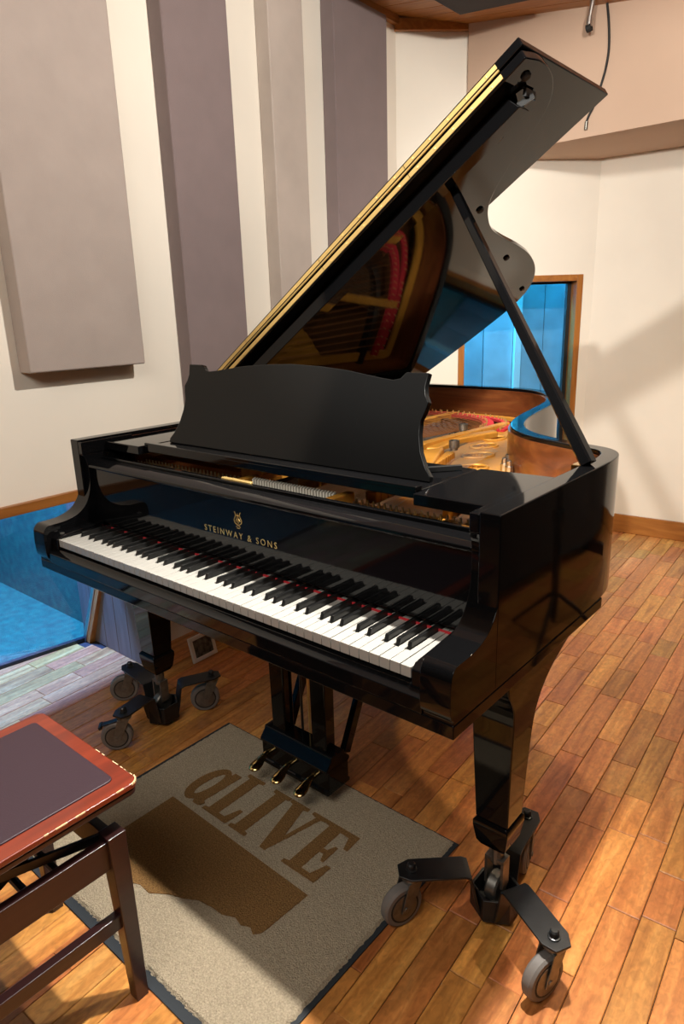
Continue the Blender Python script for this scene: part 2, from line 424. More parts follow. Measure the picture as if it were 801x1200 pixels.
# boarded cheek beside the glass
ck = struct(MB().box(-1.47, -1.02, YR-0.012+0.02, YR+0.035, 0.0, 0.71).build('wall_cheek', SUBF), 'grey vertical boards closing the end of the slanted window', 'wall')
bw = 0.092
for i in range(5):
    x0 = -1.47+i*bw; x1 = min(x0+bw-0.0015, -1.018)
    y0a = YR-0.036+0.085*(x0+1.47)*0.9; 
    m = MB().hexa([(x0,YR-0.02,0.0),(x1,YR-0.02,0.0),(x1,YR+0.008,0.0),(x0,YR+0.008,0.0),(x0,YR-0.02,0.71),(x1,YR-0.02,0.71),(x1,YR+0.008,0.71),(x0,YR+0.008,0.71)])
    m.build('board', GREYB, ck, bevel=0.002)

# booth behind the slanted glass
m = MB()
m.box(-3.0, -2.9, -2.4, 0.7, 0, 2.45); m.box(-2.9, lw(0.55)-0.13, 0.53, 0.62, 0, 2.45); m.box(-2.9, lw(-2.4)-0.13, -2.42, -2.3, 0, 2.45)
struct(m.build('wall_booth', BOOTHD), 'pale wall of the blue lit booth behind the slanted glass', 'wall')
struct(MB().hexa([(-3.0,-2.4,-0.004),(-1.79,-2.4,-0.004),(-1.442,0.53,-0.004),(-3.0,0.53,-0.004),(-3.0,-2.4,0.003),(-1.79,-2.4,0.003),(-1.442,0.53,0.003),(-3.0,0.53,0.003)]).build('floor_booth_carpet', BOOTHD), 'dark carpet of the blue lit booth behind the slanted glass', 'floor')
struct(MB().box(-3.0, -1.22, -2.4, 0.7, 2.4, 2.5).build('ceiling_booth', BOOTHD), 'ceiling of the blue lit booth', 'ceiling')

# ---- angled wall with the tall window
dA = (C1-C2).normalized(); nA = Vector((-dA.y, dA.x))      # nA points out of the room
LA = (C1-C2).length
def aw(s, out, z): p = C2+dA*s+nA*out; return (p.x, p.y, z)
def along(p): return (Vector(p)-C2).dot(dA)
WX0, WX1 = along((-0.955, 2.735))-0.0, along((-0.404, 3.206))
WZ0, WZ1 = 0.05, 1.52
def abox(mb, s0, s1, o0, o1, z0, z1):
    return mb.hexa([aw(s0,o0,z0), aw(s1,o0,z0), aw(s1,o1,z0), aw(s0,o1,z0), aw(s0,o0,z1), aw(s1,o0,z1), aw(s1,o1,z1), aw(s0,o1,z1)])
m = MB()
abox(m, -0.03, WX0, 0, 0.12, 0, 3.05); abox(m, WX1, LA+0.02, 0, 0.12, 0, 3.05); abox(m, WX0, WX1, 0, 0.12, WZ1, 3.05); abox(m, WX0, WX1, 0, 0.12, 0, WZ0)
struct(m.build('wall_corner', WALL), 'cream angled corner wall holding the tall blue window', 'wall')
w2 = struct(MB().hexa([aw(WX0,0.085,WZ0),aw(WX1,0.085,WZ0),aw(WX1,0.091,WZ0),aw(WX0,0.091,WZ0),aw(WX0,0.085,WZ1),aw(WX1,0.085,WZ1),aw(WX1,0.091,WZ1),aw(WX0,0.091,WZ1)]).build('window_2', GLASS),
            'tall brown framed window into the blue lit booth', 'window')
FW = 0.035
for nm, a in (('jamb', (WX0, WX0+FW, -0.012, 0.12, WZ0, WZ1)), ('jamb', (WX1-FW, WX1, -0.012, 0.12, WZ0, WZ1)), ('head', (WX0+FW, WX1-FW, -0.012, 0.12, WZ1-FW, WZ1)), ('sill', (WX0+FW, WX1-FW, -0.012, 0.12, WZ0, WZ0+FW))):
    abox(MB(), *a).build(nm, TRIMZ if nm == 'jamb' else TRIMX, w2, bevel=0.002)
for nm, a in (('gasket', (WX1-FW-0.022, WX1-FW, 0.07, 0.105, WZ0+FW, WZ1-FW)), ('gasket', (WX0+FW, WX0+FW+0.012, 0.07, 0.105, WZ0+FW, WZ1-FW)), ('gasket', (WX0+FW, WX1-FW, 0.07, 0.105, WZ1-FW-0.012, WZ1-FW))):
    abox(MB(), *a).build(nm, SATIN, w2)
# booth behind: boarded wall lit blue
bk = MB(); abox(bk, -0.8, LA+0.9, 0.78, 0.86, 0, 2.5); abox(bk, -0.8, -0.72, 0.12, 0.78, 0, 2.5); abox(bk, LA+0.82, LA+0.9, 0.12, 0.78, 0, 2.5)
wb = struct(bk.build('wall_booth_boards', BOOTHW), 'white vertical boards of the blue lit booth behind the tall window', 'wall')
bs = [-0.7,-0.5,-0.3,-0.1,0.1,0.3,0.5,0.72,0.93,0.98,1.144,1.35,1.55,1.75,1.94]
for i, (sa_, sb_) in enumerate(zip(bs[:-1], bs[1:])):
    pr = 0.06 if sb_-sa_ < 0.1 else 0.018+0.004*(i % 2)
    abox(MB(), sa_, sb_-0.005, 0.78-pr, 0.781, 0.01, 2.49).build('board', WHITEP if sb_-sa_ < 0.1 else BOOTHW, wb, bevel=0.002)
m = MB(); abox(m, -0.8, LA+0.9, 0.12, 0.86, 2.5, 2.56); struct(m.build('ceiling_booth_boards', BOOTHW), 'ceiling of the booth behind the tall window', 'ceiling')
m = MB(); abox(m, -0.8, LA+0.9, 0.12, 0.86, -0.06, 0.0); struct(m.build('floor_booth', GREYB), 'floor of the booth behind the tall window', 'floor')

# ---- back wall, baseboard, upper mass with soffit
m = MB().hexa([(C1.x-0.02,rw(C1.x),0),(2.75,rw(2.75),0),(2.75,rw(2.75)+0.12,0),(C1.x-0.02,rw(C1.x)+0.12,0),(C1.x-0.02,rw(C1.x),3.05),(2.75,rw(2.75),3.05),(2.75,rw(2.75)+0.12,3.05),(C1.x-0.02,rw(C1.x)+0.12,3.05)])
struct(m.build('wall_back', WALL), 'cream back wall above the oak baseboard', 'wall')
x0, x1 = C1.x+0.0, 2.7
m = MB().hexa([(x0,rw(x0)-0.016,0),(x1,rw(x1)-0.016,0),(x1,rw(x1)-0.001,0),(x0,rw(x0)-0.001,0),(x0,rw(x0)-0.016,0.112),(x1,rw(x1)-0.016,0.112),(x1,rw(x1)-0.001,0.112),(x0,rw(x0)-0.001,0.112)])
struct(m.build('baseboard_back', TRIMX, bevel=0.003), 'oak baseboard along the back wall', 'baseboard')
m = MB(); abox(m, WX1, LA-0.012, -0.016, -0.001, 0, 0.112); struct(m.build('baseboard_corner', TRIMX, bevel=0.003), 'oak baseboard on the angled corner wall', 'baseboard')
ZS = 2.124
p_ang = aw(along((-0.87, 2.72)), 0.0, 0)
up = [(p_ang[0], 2.69), (2.75, 2.69), (2.75, rw(2.75)-0.001), (C1.x, rw(C1.x)-0.001), (p_ang[0]-0.001, p_ang[1]+0.005)]
m = MB().prism(up, ZS, 3.05)
struct(m.build('wall_upper', WALL2), 'tan bulkhead jutting over the back wall', 'wall')

# ---- ceiling boards, right and front walls
cl = struct(MB().hexa([(-1.35,-2.75,2.90),(2.75,-2.75,2.62),(2.75,3.6,2.62),(-1.35,3.6,2.90),(-1.35,-2.75,3.05),(2.75,-2.75,3.05),(2.75,3.6,3.05),(-1.35,3.6,3.05)]).build('ceiling', SUBF), 'sloping ceiling of brown boards', 'ceiling')
cw = 0.105; i = 0
ang = math.radians(4.7)
y = 0.3
while y < 2.75:
    xs = (-1.33, 0.6)
    m = MB().hexa([(xs[0],y,ceil_z(xs[0])),(xs[1],y,ceil_z(xs[1])),(xs[1],y+cw-0.003,ceil_z(xs[1])),(xs[0],y+cw-0.003,ceil_z(xs[0])),
                   (xs[0],y,ceil_z(xs[0])+0.02),(xs[1],y,ceil_z(xs[1])+0.02),(xs[1],y+cw-0.003,ceil_z(xs[1])+0.02),(xs[0],y+cw-0.003,ceil_z(xs[0])+0.02)])
    m.build('ceiling_board', TRIMX, cl, bevel=0.002); y += cw
m = MB().hexa([(0.6,0.3,2.553),(2.7,0.3,2.553),(2.7,2.75,2.553),(0.6,2.75,2.553),(0.6,0.3,2.575),(2.7,0.3,2.575),(2.7,2.75,2.575),(0.6,2.75,2.575)]); m.build('ceiling_sheet', TRIMX, cl)
m = MB().hexa([(-1.33,-2.75,2.825),(2.7,-2.75,2.553),(2.7,0.298,2.553),(-1.33,0.298,2.825),(-1.33,-2.75,2.85),(2.7,-2.75,2.6),(2.7,0.298,2.6),(-1.33,0.298,2.85)]); m.build('ceiling_sheet', WALL2, cl)
m = MB()
tz = 2.80
abox(m, -0.01, along((-0.86,2.72)), -0.03, -0.001, 2.735, 2.79)
struct(m.build('trim_2', TRIMX, bevel=0.002), 'brown cornice strip on top of the angled corner wall', 'trim')
m = MB().hexa([(lw(-2.7)+0.001,-2.7,2.76),(lw(-2.7)+0.03,-2.7,2.76),(lw(2.44)+0.03,2.44,2.76),(lw(2.44)+0.001,2.44,2.76),(lw(-2.7)+0.001,-2.7,2.82),(lw(-2.7)+0.03,-2.7,2.82),(lw(2.44)+0.03,2.44,2.82),(lw(2.44)+0.001,2.44,2.82)])
struct(m.build('trim_3', TRIMW, bevel=0.002), 'brown cornice strip on top of the panelled wall', 'trim')
struct(MB().box(2.7, 2.8, -2.75, 3.6, 0, 3.05).build('wall_right', DARKW), 'plain wall on the side away from the panels', 'wall')
struct(MB().box(-1.6, 2.8, -2.85, -2.75, 0, 3.05).build('wall_front', DARKW), 'plain wall facing the keyboard', 'wall')
p = MB(); p.hexa([(-0.70,1.3,2.65),(-0.30,1.3,2.65),(-0.30,2.406,2.65),(-0.70,2.296,2.65),(-0.70,1.3,2.67),(-0.30,1.3,2.67),(-0.30,2.406,2.67),(-0.70,2.296,2.67)])
tag(p.build('ceiling_baffle', FABD, bevel=0.004), 'dark grey fabric baffle hung under the ceiling boards', 'acoustic panel')

# ---- acoustic panels on the left wall
def panel(y0, y1, z0, z1, mt, label, t=0.08):
    m = MB().hexa([(lw(y0)+0.001,y0,z0),(lw(y0)+t,y0,z0),(lw(y1)+t,y1,z0),(lw(y1)+0.001,y1,z0),(lw(y0)+0.001,y0,z1),(lw(y0)+t,y0,z1),(lw(y1)+t,y1,z1),(lw(y1)+0.001,y1,z1)])
    o = m.build('acoustic_panel', mt, bevel=0.006); tag(o, label, 'acoustic panel', 'fabric acoustic panels on the cream wall'); return o
panel(0.187, 0.637, 1.185, 2.74, FAB1, 'broad taupe acoustic panel ending well above the slanted window')
panel(0.857, 1.177, 0.10, 2.74, FAB2, 'mauve acoustic panel next to the broad taupe panel')
panel(1.404, 1.621, 0.10, 2.74, FAB3, 'narrow pale streaked acoustic panel between the two mauve panels')
panel(-2.6, -0.9, 0.80, 2.74, FABD, 'charcoal acoustic panel on the cream wall beside the bench end of the room')
panel(1.833, 2.255, 0.10, 2.74, FAB2, 'mauve acoustic panel nearest the angled corner wall')

# ================================================================== RUG
rug = empty('rug', 'beige rug with dark edge and brown lettering under the pedals', 'rug')
RX0, RX1, RY0, RY1 = -0.432, 0.477, -0.337, 0.41
MB().box(RX0, RX1, RY0, RY1, 0.0005, 0.004).build('rubber_edge', RUGE, rug, bevel=0.001)
m = MB(); nx, ny = 150, 120
X0, X1, Y0, Y1 = RX0+0.012, RX1-0.012, RY0+0.022, RY1-0.004
rr = random.Random(5)
for j in range(ny+1):
    for i in range(nx+1):
        edge = i in (0, nx) or j in (0, ny)
        z = 0.004 if edge else 0.0105+rr.uniform(-0.0012, 0.0012)
        jx = 0 if not edge else rr.uniform(-0.002, 0.002)
        m.v.append((X0+(X1-X0)*i/nx+jx, Y0+(Y1-Y0)*j/ny+jx, z))
for j in range(ny):
    for i in range(nx):
        a = j*(nx+1)+i; m.f.append((a, a+1, a+nx+2, a+nx+1))
m.build('pile', RUGM, rug, smooth=True)
def inlay(name, polys, mt, z0=0.008, z1=0.0128):
    m = MB()
    for p in polys: m.prism(p, z0, z1)
    return m.build(name, mt, rug)
coast = [(0.285,0.038),(-0.262,0.052),(-0.262,-0.215),(-0.20,-0.222),(-0.14,-0.205),(-0.10,-0.213),(-0.06,-0.195),(-0.02,-0.196),(0.02,-0.168),(0.055,-0.155),(0.09,-0.134),(0.13,-0.128),(0.165,-0.126),(0.195,-0.112),(0.222,-0.118),(0.243,-0.108),(0.262,-0.118),(0.275,-0.10)]
inlay('brown_shape', [coast], RUGB)
def sl(pts, ox, oy, sx, sy, sh=0.0): return [(ox+(x+sh*y)*sx, oy+y*sy) for x, y in pts]
H = 0.185; B = 0.074
ring_o = sl([(0.42+0.40*math.cos(t), 0.43+0.43*math.sin(t)) for t in [PI*2*k/24 for k in range(24)]], -0.275, B, 0.105, H, 0.12)
ring_i = sl([(0.46+0.15*math.cos(t), 0.44+0.30*math.sin(t)) for t in [PI*2*k/24 for k in range(24)]], -0.275, B, 0.105, H, 0.12)
m = MB(); m.ring(ring_o, ring_i, 0.008, 0.0128); m.prism(sl([(0.60,0.10),(0.72,0.0),(0.95,0.0),(1.02,0.10),(0.92,0.13),(0.92,0.86),(0.66,0.86)], -0.275, B, 0.105, H, 0.12), 0.008, 0.0129)
m.build('letter_a', RUGB, rug)
inlay('letter_l', [sl([(0,0),(0.95,0),(1.0,0.33),(0.88,0.33),(0.74,0.09),(0.50,0.09),(0.50,0.92),(0.64,0.94),(0.64,1),(0,1),(0,0.94),(0.14,0.92),(0.14,0.08),(0,0.06)], -0.158, B, 0.105, H)], RUGB)
inlay('letter_i', [sl([(0,0),(1,0),(1,0.06),(0.80,0.08),(0.80,0.92),(1,0.94),(1,1),(0,1),(0,0.94),(0.20,0.92),(0.20,0.08),(0,0.06)], -0.046, B, 0.065, H)], RUGB)
inlay('letter_v', [sl([(0.42,0),(0.56,0),(0.88,0.92),(1.0,0.94),(1.0,1),(0.62,1),(0.62,0.94),(0.76,0.92),(0.60,0.36),(0.40,0.92),(0.50,0.94),(0.50,1),(0,1),(0,0.94),(0.10,0.92)], 0.022, B, 0.135, H)], RUGB)
inlay('letter_e', [sl([(0,0),(0.97,0),(1.0,0.33),(0.88,0.33),(0.74,0.09),(0.48,0.09),(0.48,0.46),(0.60,0.46),(0.68,0.34),(0.76,0.34),(0.76,0.66),(0.68,0.66),(0.60,0.54),(0.48,0.54),(0.48,0.91),(0.74,0.91),(0.86,0.70),(0.97,0.70),(0.95,1),(0,1),(0,0.94),(0.14,0.92),(0.14,0.08),(0,0.06)], 0.158, B, 0.115, H)], RUGB)

# ================================================================== GRAND PIANO
piano = empty('grand_piano', 'polished black grand piano with its lid propped open', 'piano')
W = 0.708; ZR = 1.007; KT = 0.745
rim_pts = [(0.708,0.30),(0.708,0.45),(0.708,0.60),(0.705,0.68),(0.690,0.748),(0.655,0.793),(0.600,0.817),(0.52,0.848),(0.43,0.892),(0.36,0.955),(0.31,1.035),(0.268,1.15),(0.238,1.28),(0.208,1.44),(0.172,1.59),(0.112,1.735),(0.03,1.845),(-0.07,1.915),(-0.20,1.945),(-0.39,1.95),(-0.60,1.94),(-0.675,1.918),(-0.705,1.86),(-0.708,1.75),(-0.708,1.4),(-0.708,1.0),(-0.708,0.6),(-0.708,0.3)]
crv = catmull(rim_pts, 5, closed=False)
outer = [(0.708, 0.127)]+crv+[(-0.708, 0.127)]
T = 0.042
def inward(path, d):
    out = []
    for i, p in enumerate(path):
        a = Vector(path[max(0, i-1)]); b = Vector(path[min(len(path)-1, i+1)]); t = (b-a).normalized()
        out.append((p[0]-t.y*d, p[1]+t.x*d))
    return out
inner = inward(outer, T)
inner2 = inward(outer, T+0.006)
def strip(o_, i_, z0, z1):    # open ribbon solid between two paths
    mb = MB(); n = len(o_)
    mb.v = [(*p, z0) for p in o_]+[(*p, z0) for p in i_]+[(*p, z1) for p in o_]+[(*p, z1) for p in i_]
    for k in range(n-1):
        j = k+1
        mb.f += [(k, j, 2*n+j, 2*n+k), (n+j, n+k, 3*n+k, 3*n+j), (2*n+k, 2*n+j, 3*n+j, 3*n+k), (n+k, n+j, j, k)]
    for k in (0, n-1): mb.f.append((k, n+k, 3*n+k, 2*n+k))
    return mb
strip(outer, inner, 0.674, ZR).build('rim', BLACK, piano, bevel=0.003)
# veneer lining inside the rim
nr = len(outer)
strip(inner[3:nr-1], inner2[3:nr-1], 0.83, ZR-0.012).build('inner_rim', MAHOG, piano, smooth=True)
# keybed, underside, key slip
MB().box(-W, W, -0.016, 0.66, 0.645, 0.673).build('keybed', BLACK, piano, bevel=0.003)
MB().prism([(-0.700,0.60),(0.690,0.60),(0.690,0.64),(0.60,0.78),(0.40,0.86),(0.25,1.10),(0.18,1.45),(0.08,1.70),(-0.10,1.87),(-0.40,1.90),(-0.66,1.88),(-0.70,1.8)], 0.69, 0.70).build('underside_board', SPRUCE, piano)
m = MB().prism([(-0.018,0.673),(0.03,0.673),(0.03,0.715),(-0.003,0.716),(-0.008,0.708),(-0.020,0.703)], -0.645, 0.645, 'X'); m.build('key_slip', BLACK, piano, bevel=0.002)
MB().box(-0.66, 0.66, 0.02, 0.5, 0.673, 0.70).build('key_frame', SPRUCE, piano)
# arms (cheeks)
prof = [(0.127,0.966),(0.137,0.945),(0.140,0.905),(0.136,0.862),(0.122,0.827),(0.095,0.799),(0.055,0.785),(0.016,0.782),(-0.008,0.781),(-0.020,0.771),(-0.025,0.753),(-0.026,0.714),(-0.023,0.690),(-0.015,0.680),(-0.015,0.673)]
pc = catmull(prof, 4, closed=False)+[(0.30,0.673),(0.30,0.966)]
for sx in (-1, 1):
    a, b = sorted((sx*0.646, sx*(W-0.0006)))
    MB().prism(pc, a, b, 'X').build('arm', BLACK, piano, bevel=0.003)
    a, b = sorted((sx*0.646, sx*(W-T+0.001)))
    MB().prism([(0.127,0.966),(0.30,0.966),(0.30,1.003),(0.127,1.003)], a, b, 'X').build('arm_cap', BLACK, piano, bevel=0.003)
    a, b = sorted((sx*0.613, sx*0.6455))
    kb = MB().prism([(-0.004,0.70),(0.15,0.70),(0.15,0.765),(0.06,0.757),(0.010,0.753),(-0.004,0.744)], a, b, 'X').build('key_block', BLACK, piano, bevel=0.003)
    MB().lathe([(0.0065,0),(0.0065,0.003),(0.004,0.004)], (sx*0.629, 0.022, 0.753), (0,0,1), 12).build('screw', STEELD, kb)

# keys
KP = 1.222/52
names = ['A','B']+['C','D','E','F','G','A','B']*7+['C']
off = {'C': 0.0022*-1, 'D': 0.0022, 'F': -0.0030, 'G': 0.0, 'A': 0.0030}
BWD = 0.0108
blacks = []
for i, nme in enumerate(names[:-1]):
    if nme in off: blacks.append((-0.611+(i+1)*KP+off[nme], i))
bset = {i: x for x, i in blacks}
for i, nme in enumerate(names):
    xl, xr = -0.611+i*KP+0.0006, -0.611+(i+1)*KP-0.0006
    tl = bset[i-1]+BWD/2+0.0012 if (i-1) in bset else xl
    tr = bset[i]-BWD/2-0.0012 if i in bset else xr
    poly = [(xl,0.0),(xr,0.0),(xr,0.0505)]
    if tr != xr: poly.append((tr,0.0505))
    poly += [(tr,0.20),(tl,0.20)]
    if tl != xl: poly.append((tl,0.0505))
    poly.append((xl,0.0505))
    if poly[2] == (xr,0.0505) and tr == xr: poly.remove((xr,0.0505))
    if tl == xl: poly.remove((xl,0.0505))
    dz = 0.0006*random.uniform(-1, 0.3)
    MB().prism(poly, KT-0.022, KT+dz).build('white_key', IVORY, piano, bevel=0.0008, seg=1)
for x, i in blacks:
    h_ = 0.0115; a, t = BWD/2, BWD/2-0.0012
    v = [(x-a,0.053,KT-0.012),(x+a,0.053,KT-0.012),(x+a,0.20,KT-0.012),(x-a,0.20,KT-0.012),(x-t,0.0605,KT+h_),(x+t,0.0605,KT+h_),(x+t,0.20,KT+h_-0.001),(x-t,0.20,KT+h_-0.001)]
    MB().hexa(v).build('black_key', EBONY, piano, bevel=0.0015)
MB().box(-0.611, 0.611, 0.1495, 0.153, KT-0.004, KT+0.0035).build('key_felt', RED, piano)

# fallboard with the maker's name
fb = MB().prism([(0.1515,KT+0.0125),(0.157,KT+0.0125),(0.185,0.925),(0.185,0.945),(0.163,0.945),(0.140,0.934),(0.139,0.926),(0.152,0.922)], -0.6455, 0.6455, 'X').build('fallboard', BLACK, piano, bevel=0.0025)
fb['label'] = 'black fallboard with the gold lettering STEINWAY & SONS'
tm = text_mesh('STEINWAY & SONS', 0.0228, 0.0003, 1.42); tm.materials.append(BRASS)
o = bpy.data.objects.new('lettering', tm); COL.objects.link(o); o.parent = fb
o.rotation_euler = (PI/2, 0, 0); o.location = (0, 0.1512, 0.823)
em = MB()   # lyre emblem: two horns, strings, base
for sx in (-1, 1):
    pts = catmull([(sx*0.0015,0.858),(sx*0.010,0.862),(sx*0.0135,0.870),(sx*0.009,0.878),(sx*0.0075,0.885),(sx*0.011,0.891)], 4, False)
    em.tube([(x, 0.1512, z) for x, z in pts], 0.0011, 5)
    em.tube([(sx*0.003,0.1512,0.862),(sx*0.003,0.1512,0.886)], 0.0005, 4)
    em.tube([(sx*0.002,0.1512,0.856),(sx*0.008,0.1512,0.853)], 0.001, 5)
    em.tube([(sx*0.0035,0.1512,0.866),(sx*0.008,0.1512,0.868),(sx*0.0035,0.1512,0.874)], 0.0007, 4)
em.tube([(-0.0075,0.1512,0.882),(0.0075,0.1512,0.882)], 0.0008, 5); em.tube([(0,0.1512,0.858),(0,0.1512,0.889)], 0.0006, 4); em.tube([(-0.005,0.1512,0.850),(0.005,0.1512,0.850)], 0.001, 5)
em.build('lyre_emblem', BRASS, fb)

# stretcher rail and the side shelves of the music desk
MB().prism([(0.187,0.88),(0.212,0.88),(0.212,0.948),(0.187,0.953)], -0.6455, 0.6455, 'X').build('stretcher_rail', BLACK, piano, bevel=0.003)
for sx in (-1, 1):
    a, b = sorted((sx*0.474, sx*(W-T-0.002)))
    sp = MB().prism([(a, 0.205), (b, 0.205), (b, 0.485), (a, 0.475)], 0.970, 0.995); sp.build('side_shelf', BLACK, piano, bevel=0.003)
# music shelf and desk
MB().prism([(0.222,0.978),(0.470,0.978),(0.470,0.994),(0.236,0.994),(0.230,0.999),(0.222,0.997)], -0.470, 0.470, 'X').build('music_shelf', BLACK, piano, bevel=0.003)
MB().box(-0.470, 0.470, 0.2225, 0.246, 0.978, 1.004).build('shelf_lip', BLACK, piano, bevel=0.003)
half = [(0.0,0.000),(0.452,0.000),(0.452,0.012),(0.436,0.030),(0.418,0.062),(0.408,0.098),(0.406,0.128),(0.414,0.150),(0.418,0.168),(0.408,0.184),(0.404,0.200),(0.408,0.230),(0.350,0.230),(0.336,0.216),(0.318,0.212),(0.28,0.216),(0.18,0.230),(0.09,0.237),(0.0,0.240)]
full = half+[(-x, z) for x, z in reversed(half[1:-1])]
tl_ = math.atan2(0.065, 0.225)
m = MB(); n = len(full); v = []
for d in (0.0, 0.016):
    for x, z in full:
        v.append((x, 0.297+z*math.sin(tl_)+d*math.cos(tl_), 0.9955+z*math.cos(tl_)-d*math.sin(tl_)))
DESK = mat('desk_black', (0.005, 0.005, 0.005), 0.12, spec=0.15)
m.add(v, [tuple(range(n-1,-1,-1)), tuple(range(n,2*n))]+[(i,(i+1)%n,n+(i+1)%n,n+i) for i in range(n)])
m.build('music_desk', DESK, piano, bevel=0.002)
for sx in (-1, 1):
    MB().bar((sx*0.39,0.375,1.001),(sx*0.445,0.44,1.001), 0.014, 0.010).build('desk_prop', SATIN, piano)

# plate, strings and interior
PZ = 0.885
inn3 = inward(outer, T+0.014)
ii = [p for p in inn3 if p[1] > 0.33]
plate_poly = [(0.64,0.30)]+ii+[(-0.64,0.30)]
MB().prism(plate_poly, 0.800, 0.806).build('soundboard', wood('spruce_shade_toned', [rgb('#3c2512'), rgb('#4c3018'), rgb('#5a3a1e')], 'Y', 1.4, 0.45), piano)  # spruce darkened: the shade inside the plate openings is put into its colour
in4 = inward(outer, T+0.055); pl = [p for p in in4 if p[1] > 0.36]
in5 = inward(outer, T+0.016); po = [q for p, q in zip(in4, in5) if p[1] > 0.36]
strip(po, pl, 0.872, PZ).build('plate_flange', GOLD, piano, bevel=0.004)
# treble field of the plate with round openings (bent side)
def inside(x, y, loop):
    c = False; n = len(loop)
    for k in range(n):
        (xa, ya), (xb, yb) = loop[k-1], loop[k]
        if (ya > y) != (yb > y) and x < (xb-xa)*(y-ya)/(yb-ya)+xa: c = not c
    return c
def field(name, loop, holes, z0, z1, d=0.0075):
    """cast sheet with openings, meshed as a fine grid"""
    x0_, x1_ = min(p[0] for p in loop), max(p[0] for p in loop); y0_, y1_ = min(p[1] for p in loop), max(p[1] for p in loop)
    mb = MB(); idx = {}
    def V(i, k):
        if (i, k) not in idx:
            idx[(i, k)] = len(mb.v); mb.v.append((x0_+i*d, y0_+k*d, z1))
        return idx[(i, k)]
    for i in range(int((x1_-x0_)/d)+1):
        for k in range(int((y1_-y0_)/d)+1):
            x, y = x0_+(i+0.5)*d, y0_+(k+0.5)*d
            if not inside(x, y, loop): continue
            hit = False
            for (cx, cy, rx, ry, th) in holes:
                a = (x-cx)*math.cos(th)+(y-cy)*math.sin(th); b = -(x-cx)*math.sin(th)+(y-cy)*math.cos(th)
                if (a/rx)**2+(b/ry)**2 < 1.12: hit = True; break
            if not hit: mb.f.append((V(i,k), V(i+1,k), V(i+1,k+1), V(i,k+1)))
    o_ = mb.build(name, GOLD, piano)
    if o_.data.polygons[0].normal.z < 0: o_.data.flip_normals()
    sm = o_.modifiers.new('solid', 'SOLIDIFY'); sm.thickness = z1-z0; sm.offset = -1
    return o_
holes = [(0.225,0.885,0.040,0.033,0.6),(0.150,1.045,0.052,0.036,1.1),(0.088,1.195,0.052,0.033,1.25),(0.050,1.345,0.046,0.028,1.3),(0.33,0.72,0.040,0.035,0.3)]
loop = [(0.60,0.34),(0.645,0.45),(0.645,0.66),(0.60,0.745),(0.46,0.815),(0.35,0.87),(0.28,0.95),(0.235,1.05),(0.19,1.20),(0.155,1.36),(0.115,1.53),(0.03,1.60),(-0.02,1.52),(0.02,1.15),(0.08,0.90),(0.17,0.70),(0.24,0.50),(0.24,0.34)]
fo = field('plate_field', loop, holes, PZ-0.008, PZ+0.004)
for (cx, cy, rx, ry, th) in holes:
    pts = [(cx+rx*1.06*math.cos(t)*math.cos(th)-ry*1.06*math.sin(t)*math.sin(th), cy+rx*1.06*math.cos(t)*math.sin(th)+ry*1.06*math.sin(t)*math.cos(th), PZ+0.006) for t in [2*PI*k/20 for k in range(21)]]
    MB().tube(pts, 0.0045, 6, caps=False).build('opening_lip', GOLD, fo, smooth=True)
# bass field and front pin field
field('plate_bass', [(-0.64,0.34),(-0.20,0.34),(-0.20,0.62),(-0.34,1.05),(-0.645,1.40)], [(-0.45,0.75,0.06,0.04,0.4)], PZ-0.008, PZ+0.002)
MB().prism([(0.222,0.905),(0.345,0.905),(0.372,0.892),(0.372,0.870),(0.222,0.870)], -0.64, 0.64, 'X').build('pin_plate', GOLD, piano, bevel=0.004)
# ribs (struts) of the plate: curved raised webs
for pts, r in (([(0.245,0.36,0.930),(0.205,0.60,0.925),(0.135,0.85,0.918),(0.105,0.95,0.914)], 0.015),
               ([(0.02,0.36,0.932),(-0.005,0.75,0.928),(-0.03,1.10,0.922),(-0.045,1.62,0.905)], 0.016),
               ([(-0.20,0.36,0.932),(-0.26,0.85,0.928),(-0.33,1.30,0.922),(-0.38,1.78,0.905)], 0.016),
               ([(0.46,0.36,0.925),(0.43,0.60,0.918),(0.40,0.76,0.905)], 0.014)):
    c_ = catmull(pts, 6, False)
    mb = MB()
    for k in range(len(c_)-1):
        mb.bar((c_[k][0],c_[k][1],c_[k][2]-0.014),(c_[k+1][0],c_[k+1][1],c_[k+1][2]-0.014), 2*r, 0.030)
    mb.build('plate_strut', GOLD, piano, bevel=0.004)
# raised shoulder of the plate by the dampers and the arched bridge webs
for pts, h0 in (([(0.26,0.52),(0.15,0.62),(0.06,0.86),(0.095,0.93),(0.19,0.72),(0.28,0.60)], 0.945), ([(-0.01,0.98),(-0.06,1.16),(0.01,1.40),(0.045,1.38),(0.0,1.18),(0.03,1.0)], 0.925)):
    MB().prism(pts, PZ, h0-0.012).build('plate_shoulder', GOLD, piano, bevel=0.008, seg=3)
for (x, y, z0) in ((0.127,0.935,0.925),(-0.055,1.30,0.912)):
    kn = MB().lathe([(0.012,0),(0.012,0.006),(0.0165,0.008),(0.0165,0.030),(0.013,0.030),(0.013,0.014)], (x,y,z0), (0,0,1), 20).build('plate_knob', STEELD, piano, smooth=True)
for (x, y) in ((0.315,0.905),(0.300,0.955),(0.345,0.875)):
    MB().lathe([(0.012,0),(0.012,0.02),(0.008,0.022),(0.008,0.036),(0.005,0.038)], (x,y,PZ+0.004), (0,0,1), 8).build('nose_bolt', STEEL, piano, smooth=True)
